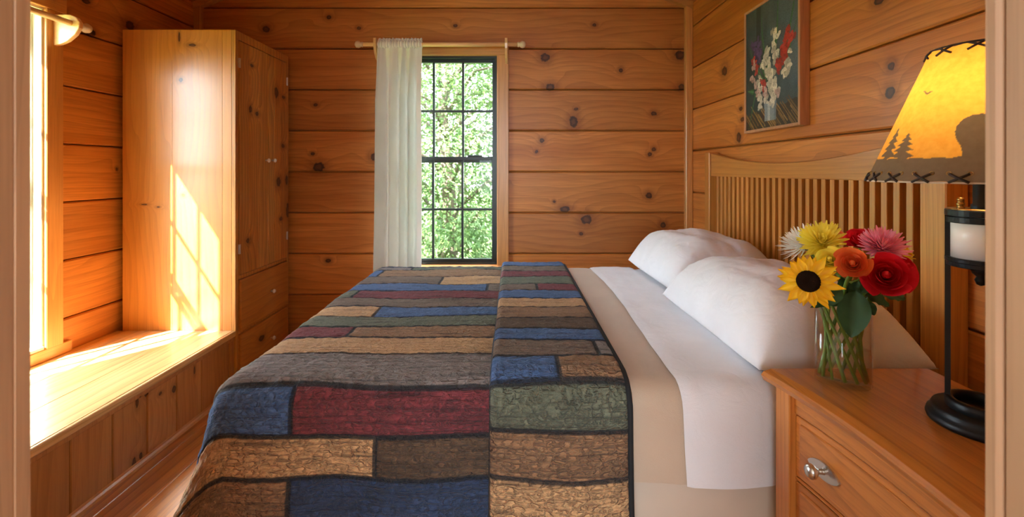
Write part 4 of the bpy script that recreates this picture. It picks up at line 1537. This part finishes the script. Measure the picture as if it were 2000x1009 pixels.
def blob(s0, t0, r, col, n=7):
    for _ in range(n):
        a, b = s0 + rg.normal(0, r * .5), t0 + rg.normal(0, r * .35)
        th = rg.uniform(0, PI)
        dx, dy = (S - a), (T - b) * 1.36
        u_, v_ = dx * math.cos(th) + dy * math.sin(th), -dx * math.sin(th) + dy * math.cos(th)
        k = rg.uniform(0.55, 1.25)
        lay(((u_ / (r * .75)) ** 2 + (v_ / (r * .42)) ** 2 < 1) * 0.9, np.clip(np.array(col) * k, 0, 1))
    lay((((S - s0) / (r * .2)) ** 2 + ((T - t0) / (r * .16)) ** 2 < 1) * 0.6, np.array(col) * 0.45)


W_, R_, V_, PK = (0.66, 0.60, 0.50), (0.46, 0.035, 0.02), (0.09, 0.05, 0.15), (0.50, 0.33, 0.30)
for s0, t0, r, c in ((.16, .30, .05, V_), (.24, .29, .06, V_), (.29, .36, .06, V_), (.20, .38, .05, V_), (.27, .42, .05, V_), (.16, .42, .045, R_), (.22, .50, .045, R_), (.17, .47, .04, PK),
                     (.56, .28, .04, W_), (.62, .31, .05, W_), (.58, .38, .06, W_), (.42, .42, .06, W_), (.45, .50, .06, W_), (.60, .46, .06, W_), (.38, .47, .05, W_),
                     (.82, .32, .055, R_), (.88, .36, .05, R_), (.80, .40, .06, R_), (.72, .43, .06, R_), (.76, .48, .06, R_), (.68, .52, .05, R_), (.66, .56, .05, R_),
                     (.84, .47, .03, W_), (.80, .54, .06, W_), (.76, .61, .065, W_), (.14, .58, .04, PK), (.20, .62, .045, PK), (.27, .60, .05, W_), (.30, .67, .05, W_), (.37, .63, .05, R_), (.38, .69, .04, R_),
                     (.52, .58, .075, W_), (.50, .66, .075, W_), (.60, .68, .065, W_), (.42, .72, .06, PK), (.56, .75, .06, W_), (.31, .75, .05, W_), (.30, .80, .045, W_), (.64, .73, .05, PK), (.25, .70, .04, PK), (.55, .80, .045, W_)):
    blob(s0, t0, r, c)
vm = (np.abs(S - 0.5) < 0.115 - 0.03 * (T - .80)) * (T > 0.795) * (T < 0.945)
lay(vm * 1.0, (0.22, 0.27, 0.31))
lay(vm * (S > 0.45) * (S < 0.50) * 0.7, (0.50, 0.53, 0.53))
lay(vm * (S > 0.57) * 0.6, (0.09, 0.13, 0.17))
for s0, t0 in ((.50, .80), (.43, .79), (.58, .80)):
    blob(s0, t0, .045, W_, 4)
img = np.clip(img * (1 + 0.12 * rg.normal(0, 1, (GH, GW, 1))), 0, 1)
verts, faces = [], []
ca, cb, cz0, cz1 = py0 + fw - 0.002, py1 - fw + 0.002, pz0 + fw - 0.002, pz1 - fw + 0.002
for j in range(GH + 1):
    for i in range(GW + 1):
        verts.append((PXF + 0.005, cb + (ca - cb) * i / GW, cz1 + (cz0 - cz1) * j / GH))
for j in range(GH):
    for i in range(GW):
        faces.append((j * (GW + 1) + i, (j + 1) * (GW + 1) + i, (j + 1) * (GW + 1) + i + 1, j * (GW + 1) + i + 1))
t = NT('oil_paint')
an = t.n('ShaderNodeAttribute'); an.attribute_name = 'paint'
t.color(an.outputs['Color']); t.prop(Roughness=0.45)
t.bump(t.noise(t.pos(), 260, 3), 0.4, 0.002)
cv = py_obj('canvas', verts, faces, t.mat, pic)
ca_ = cv.data.attributes.new('paint', 'FLOAT_COLOR', 'FACE')
ca_.data.foreach_set('color', np.concatenate([img, np.ones((GH, GW, 1))], axis=2).reshape(-1).astype(np.float32))
box('backing_board', PXF + 0.008, XR - 0.003, py0 + fw, py1 - fw, pz0 + fw, pz1 - fw, M_FRAME, pic)

# ================================================================= CURTAIN AND RODS
RY, RZ = 2.955, 1.992
rod = thing('curtain_rod', (-0.45, RY, RZ), 'wooden curtain rod with ball finials above the black framed window', 'curtain rod')
tube('pole', [(-0.965, RY, RZ), (0.035, RY, RZ)], 0.0135, M_ROD, rod, 16)
for sx_, xx_ in ((-1, -0.965), (1, 0.035)):
    lathe('finial', [(0, 0), (0.0135, 0), (0.0175, 0.006), (0.0135, 0.013), (0.018, 0.02), (0.023, 0.032), (0.019, 0.046), (0.008, 0.053), (0, 0.054)], M_RODP, rod, 20, (xx_, RY, RZ), rot=Matrix.Rotation(sx_ * PI / 2, 3, 'Y'))
for bx_ in (-0.882, -0.038):
    poly = [(YB - 0.021, RZ + 0.035)] + [(YB - 0.021 - 0.105 * math.sin(PI * t) ** 0.7 if 0 < t < 1 else YB - 0.021, RZ + 0.035 - 0.145 * t) for t in [i / 14 for i in range(1, 15)]]
    poly = [(YB - 0.021, RZ + 0.035), (RY - 0.03, RZ + 0.035), (RY - 0.034, RZ), (RY - 0.028, RZ - 0.03), (RY - 0.012, RZ - 0.06), (RY + 0.015, RZ - 0.085), (YB - 0.021, RZ - 0.108)]
    prism('bracket', poly, 'x', bx_ - 0.008, bx_ + 0.008, M_ROD, rod)
# curtain panel gathered on the far half
cur = thing('curtain', (-0.73, RY, 0.2), 'off white cotton curtain panel gathered to one side of the window', 'curtain')


def cur_fn(s, t):
    z = RZ - 0.019 + (0.22 - RZ) * t
    sp = min(1.0, t / 0.9)
    xl = -0.870 - 0.012 * sp - 0.03 * max(0, t - 0.6) ** 1.2
    xr = -0.583 + 0.008 * math.sin(t * 3)
    am = 0.010 + 0.034 * min(1, t * 5)
    ph_ = s * 2 * PI * 4.3 + 0.9 * math.sin(s * 9 + 1)
    fold = math.sin(ph_) + 0.25 * math.sin(2 * ph_ + s * 5)
    y = RY - 0.022 * min(1, t * 5) - am * 1.05 * fold - 0.008 * math.sin(s * 29 + t * 2.0) * min(1, t * 3)
    x = xl + (xr - xl) * s + 0.012 * math.cos(ph_) * min(1, t * 4)
    return Vector((x, y, z))


grid_obj('panel', cur_fn, 130, 60, M_CURT, cur)


def hd_fn(s, t):
    a = t * 2 * PI
    g = 0.0035 * math.sin(s * 2 * PI * 15) + 0.002 * math.sin(s * 2 * PI * 37)
    r = 0.020 + g
    return Vector((-0.868 + (0.286) * s, RY + r * math.cos(a), RZ + 0.001 + (r + 0.004) * math.sin(a)))


grid_obj('rod_pocket', hd_fn, 150, 16, M_CURT, cur)


def ru_fn(s, t):
    g = 0.006 * math.sin(s * 2 * PI * 14) + 0.003 * math.sin(s * 2 * PI * 31 + 1)
    return Vector((-0.868 + 0.286 * s, RY + g * (0.4 + t), RZ + 0.018 + 0.022 * t + 0.002 * math.sin(s * 60)))


grid_obj('ruffle', ru_fn, 150, 4, M_CURT, cur)
hem = grid_obj('hem', lambda s, t: Vector((-0.583 + 0.008 * math.sin(t * 3) - 0.026 + 0.029 * s, cur_fn(1.0, t).y - 0.003 + 0.003 * s, RZ - 0.022 + (0.24 - RZ) * t)), 3, 40, M_CURT, cur)

rod2 = thing('curtain_rod', (-2.012, 1.76, 1.847), 'wooden curtain rod on half-round bracket over the window by the bench', 'curtain rod')
RX2, RZ2 = -2.012, 1.847
M_RODY = wood('rod_birch_along', 'y', (0.72, 0.46, 0.22), (0.66, 0.38, 0.16), (0.5, 0.26, 0.1), rings=0.1, rough=0.3)
tube('pole', [(RX2, 1.36, RZ2), (RX2, 2.12, RZ2)], 0.0135, M_RODY, rod2, 16)
lathe('finial', [(0, 0), (0.0135, 0), (0.0175, 0.006), (0.0135, 0.013), (0.018, 0.02), (0.023, 0.032), (0.019, 0.046), (0.008, 0.053), (0, 0.054)], M_RODP, rod2, 20, (RX2, 2.12, RZ2), rot=Matrix.Rotation(-PI / 2, 3, 'X'))
lathe('finial', [(0, 0), (0.0135, 0), (0.0175, 0.006), (0.0135, 0.013), (0.018, 0.02), (0.023, 0.032), (0.019, 0.046), (0.008, 0.053), (0, 0.054)], M_RODP, rod2, 20, (RX2, 1.36, RZ2), rot=Matrix.Rotation(PI / 2, 3, 'X'))
for by in (1.41, 2.082):
    xw = CX - 0.001
    poly = [(xw, 1.747), (xw, 1.885), (xw + 0.075, 1.885), (xw + 0.105, 1.872), (xw + 0.120, 1.850), (xw + 0.118, 1.825), (xw + 0.100, 1.795), (xw + 0.065, 1.765), (xw + 0.03, 1.75)]
    prism('bracket', poly, 'y', by - 0.009, by + 0.009, M_RODY, rod2, bev=0.002)

# ================================================================= OUTSIDE
t = NT('grass_ground')
t.color(t.mix(t.rng(t.noise(t.pos(), 3, 4), 0.3, 0.7, 0, 1), (0.08, 0.15, 0.03), (0.14, 0.22, 0.05))); t.prop(Roughness=0.95)
tag(box('ground', -40, 40, -40, 40, -0.6, -0.45, t.mat), kind='structure')


def leaf_mat(name, a, b):
    t = NT(name)
    c = t.mix(t.rng(t.noise(t.pos(), 3.5, 3), 0.35, 0.65, 0, 1), a, b)
    t.color(c); t.prop(Roughness=0.45)
    tl = t.n('ShaderNodeBsdfTranslucent'); t.set(tl.inputs[0], c)
    mx = t.n('ShaderNodeMixShader'); mx.inputs[0].default_value = 0.35
    t.t.links.new(t.p.outputs[0], mx.inputs[1]); t.t.links.new(tl.outputs[0], mx.inputs[2]); t.t.links.new(mx.outputs[0], t.out.inputs['Surface'])
    return t.mat


LEAFA = leaf_mat('tree_leaf_bright', (0.060, 0.125, 0.030), (0.13, 0.18, 0.070))
LEAFB = leaf_mat('tree_leaf_deep', (0.026, 0.075, 0.018), (0.065, 0.12, 0.040))
BARK = plain('bark', (0.10, 0.075, 0.055), 0.95, bump=(40, 0.8, 0.02))


def tree(loc, rx, rz, n, leafL, mat, label, seed, zc):
    r_ = random.Random(seed)
    root = thing('leafy_tree', loc, label, 'tree', 'trees outside the window')
    L = Vector(loc)
    tube('trunk', [L + Vector((0.05 * math.sin(i), 0.05 * math.cos(i * 2), i * (zc + rz * .5) / 6)) for i in range(7)], [0.13 - 0.014 * i for i in range(7)], BARK, root, 10)
    tips = []
    bm = bmesh.new()
    for i in range(26):
        a = i * 2.39996
        zz = zc + rz * (-.85 + 1.7 * i / 26)
        rr = rx * math.sqrt(max(0.05, 1 - ((zz - zc) / rz) ** 2)) * 0.92
        z_s = max(0.3, zz - 0.4)
        p0 = L + Vector((0, 0, z_s)); p2 = L + Vector((rr * math.cos(a), rr * math.sin(a), zz + 0.1)); p1 = (p0 + p2) / 2 + Vector((0, 0, 0.25))
        add_tube(bm, [p0, p1, p2], [0.035, 0.02, 0.006], 5)
    bm_obj('branches', bm, BARK, root, smooth=True)
    verts, fcs = [], []
    ncl = n // 40
    for c_ in range(ncl):
        # clusters near the surface of the crown
        while True:
            v = Vector((r_.uniform(-1, 1), r_.uniform(-1, 1), r_.uniform(-1, 1)))
            if 0.35 < v.length < 1: break
        cc_ = L + Vector((v.x * rx, v.y * rx, zc + v.z * rz))
        outd = Vector((v.x, v.y, 0.25 + 0.3 * v.z)).normalized()
        for _ in range(40):
            p = cc_ + Vector((r_.gauss(0, .16), r_.gauss(0, .16), r_.gauss(0, .10)))
            if p.z < -0.4: continue
            dr = (outd + Vector((r_.gauss(0, .5), r_.gauss(0, .5), r_.gauss(-0.55, .35)))).normalized()
            nn = (Vector((0, 0, 1)) + outd * 0.6 + Vector((r_.gauss(0, .45), r_.gauss(0, .45), r_.gauss(0, .3))))
            sd = dr.cross(nn)
            if sd.length < 1e-3: continue
            sd.normalize()
            ll = leafL * r_.uniform(.7, 1.25)
            w_ = ll * 0.24
            up = sd.cross(dr)
            b = len(verts)
            verts += [p, p + dr * ll * .45 + sd * w_ + up * w_ * .25, p + dr * ll - up * ll * .08, p + dr * ll * .45 - sd * w_ + up * w_ * .25]
            fcs += [(b, b + 1, b + 2), (b, b + 2, b + 3)]
    f = py_obj('foliage', verts, fcs, mat, root)
    f['kind'] = 'stuff'
    return root


tree((-0.9, 6.3, -0.46), 1.35, 2.2, 30000, 0.075, LEAFA, 'bright green broad-leaved tree close behind the black framed window', 1, 2.1)
tree((-4.9, 6.9, -0.46), 1.45, 2.5, 22000, 0.075, LEAFA, 'bright green bushy tree beside the one close behind the window', 2, 2.3)
tree((2.3, 6.9, -0.46), 1.45, 2.4, 22000, 0.075, LEAFB, 'deeper green tree outside on the headboard side of the window', 3, 2.2)
tree((-1.2, 10.6, -0.46), 2.1, 3.4, 20000, 0.10, LEAFB, 'tall dark green tree in the second row outside the window', 4, 3.0)
tree((3.8, 10.8, -0.46), 2.1, 3.4, 18000, 0.10, LEAFA, 'tall light green tree in the second row outside the window', 5, 3.0)
tree((-6.2, 10.6, -0.46), 2.1, 3.2, 14000, 0.10, LEAFB, 'dark green tree farthest out beyond the wardrobe corner', 6, 2.9)
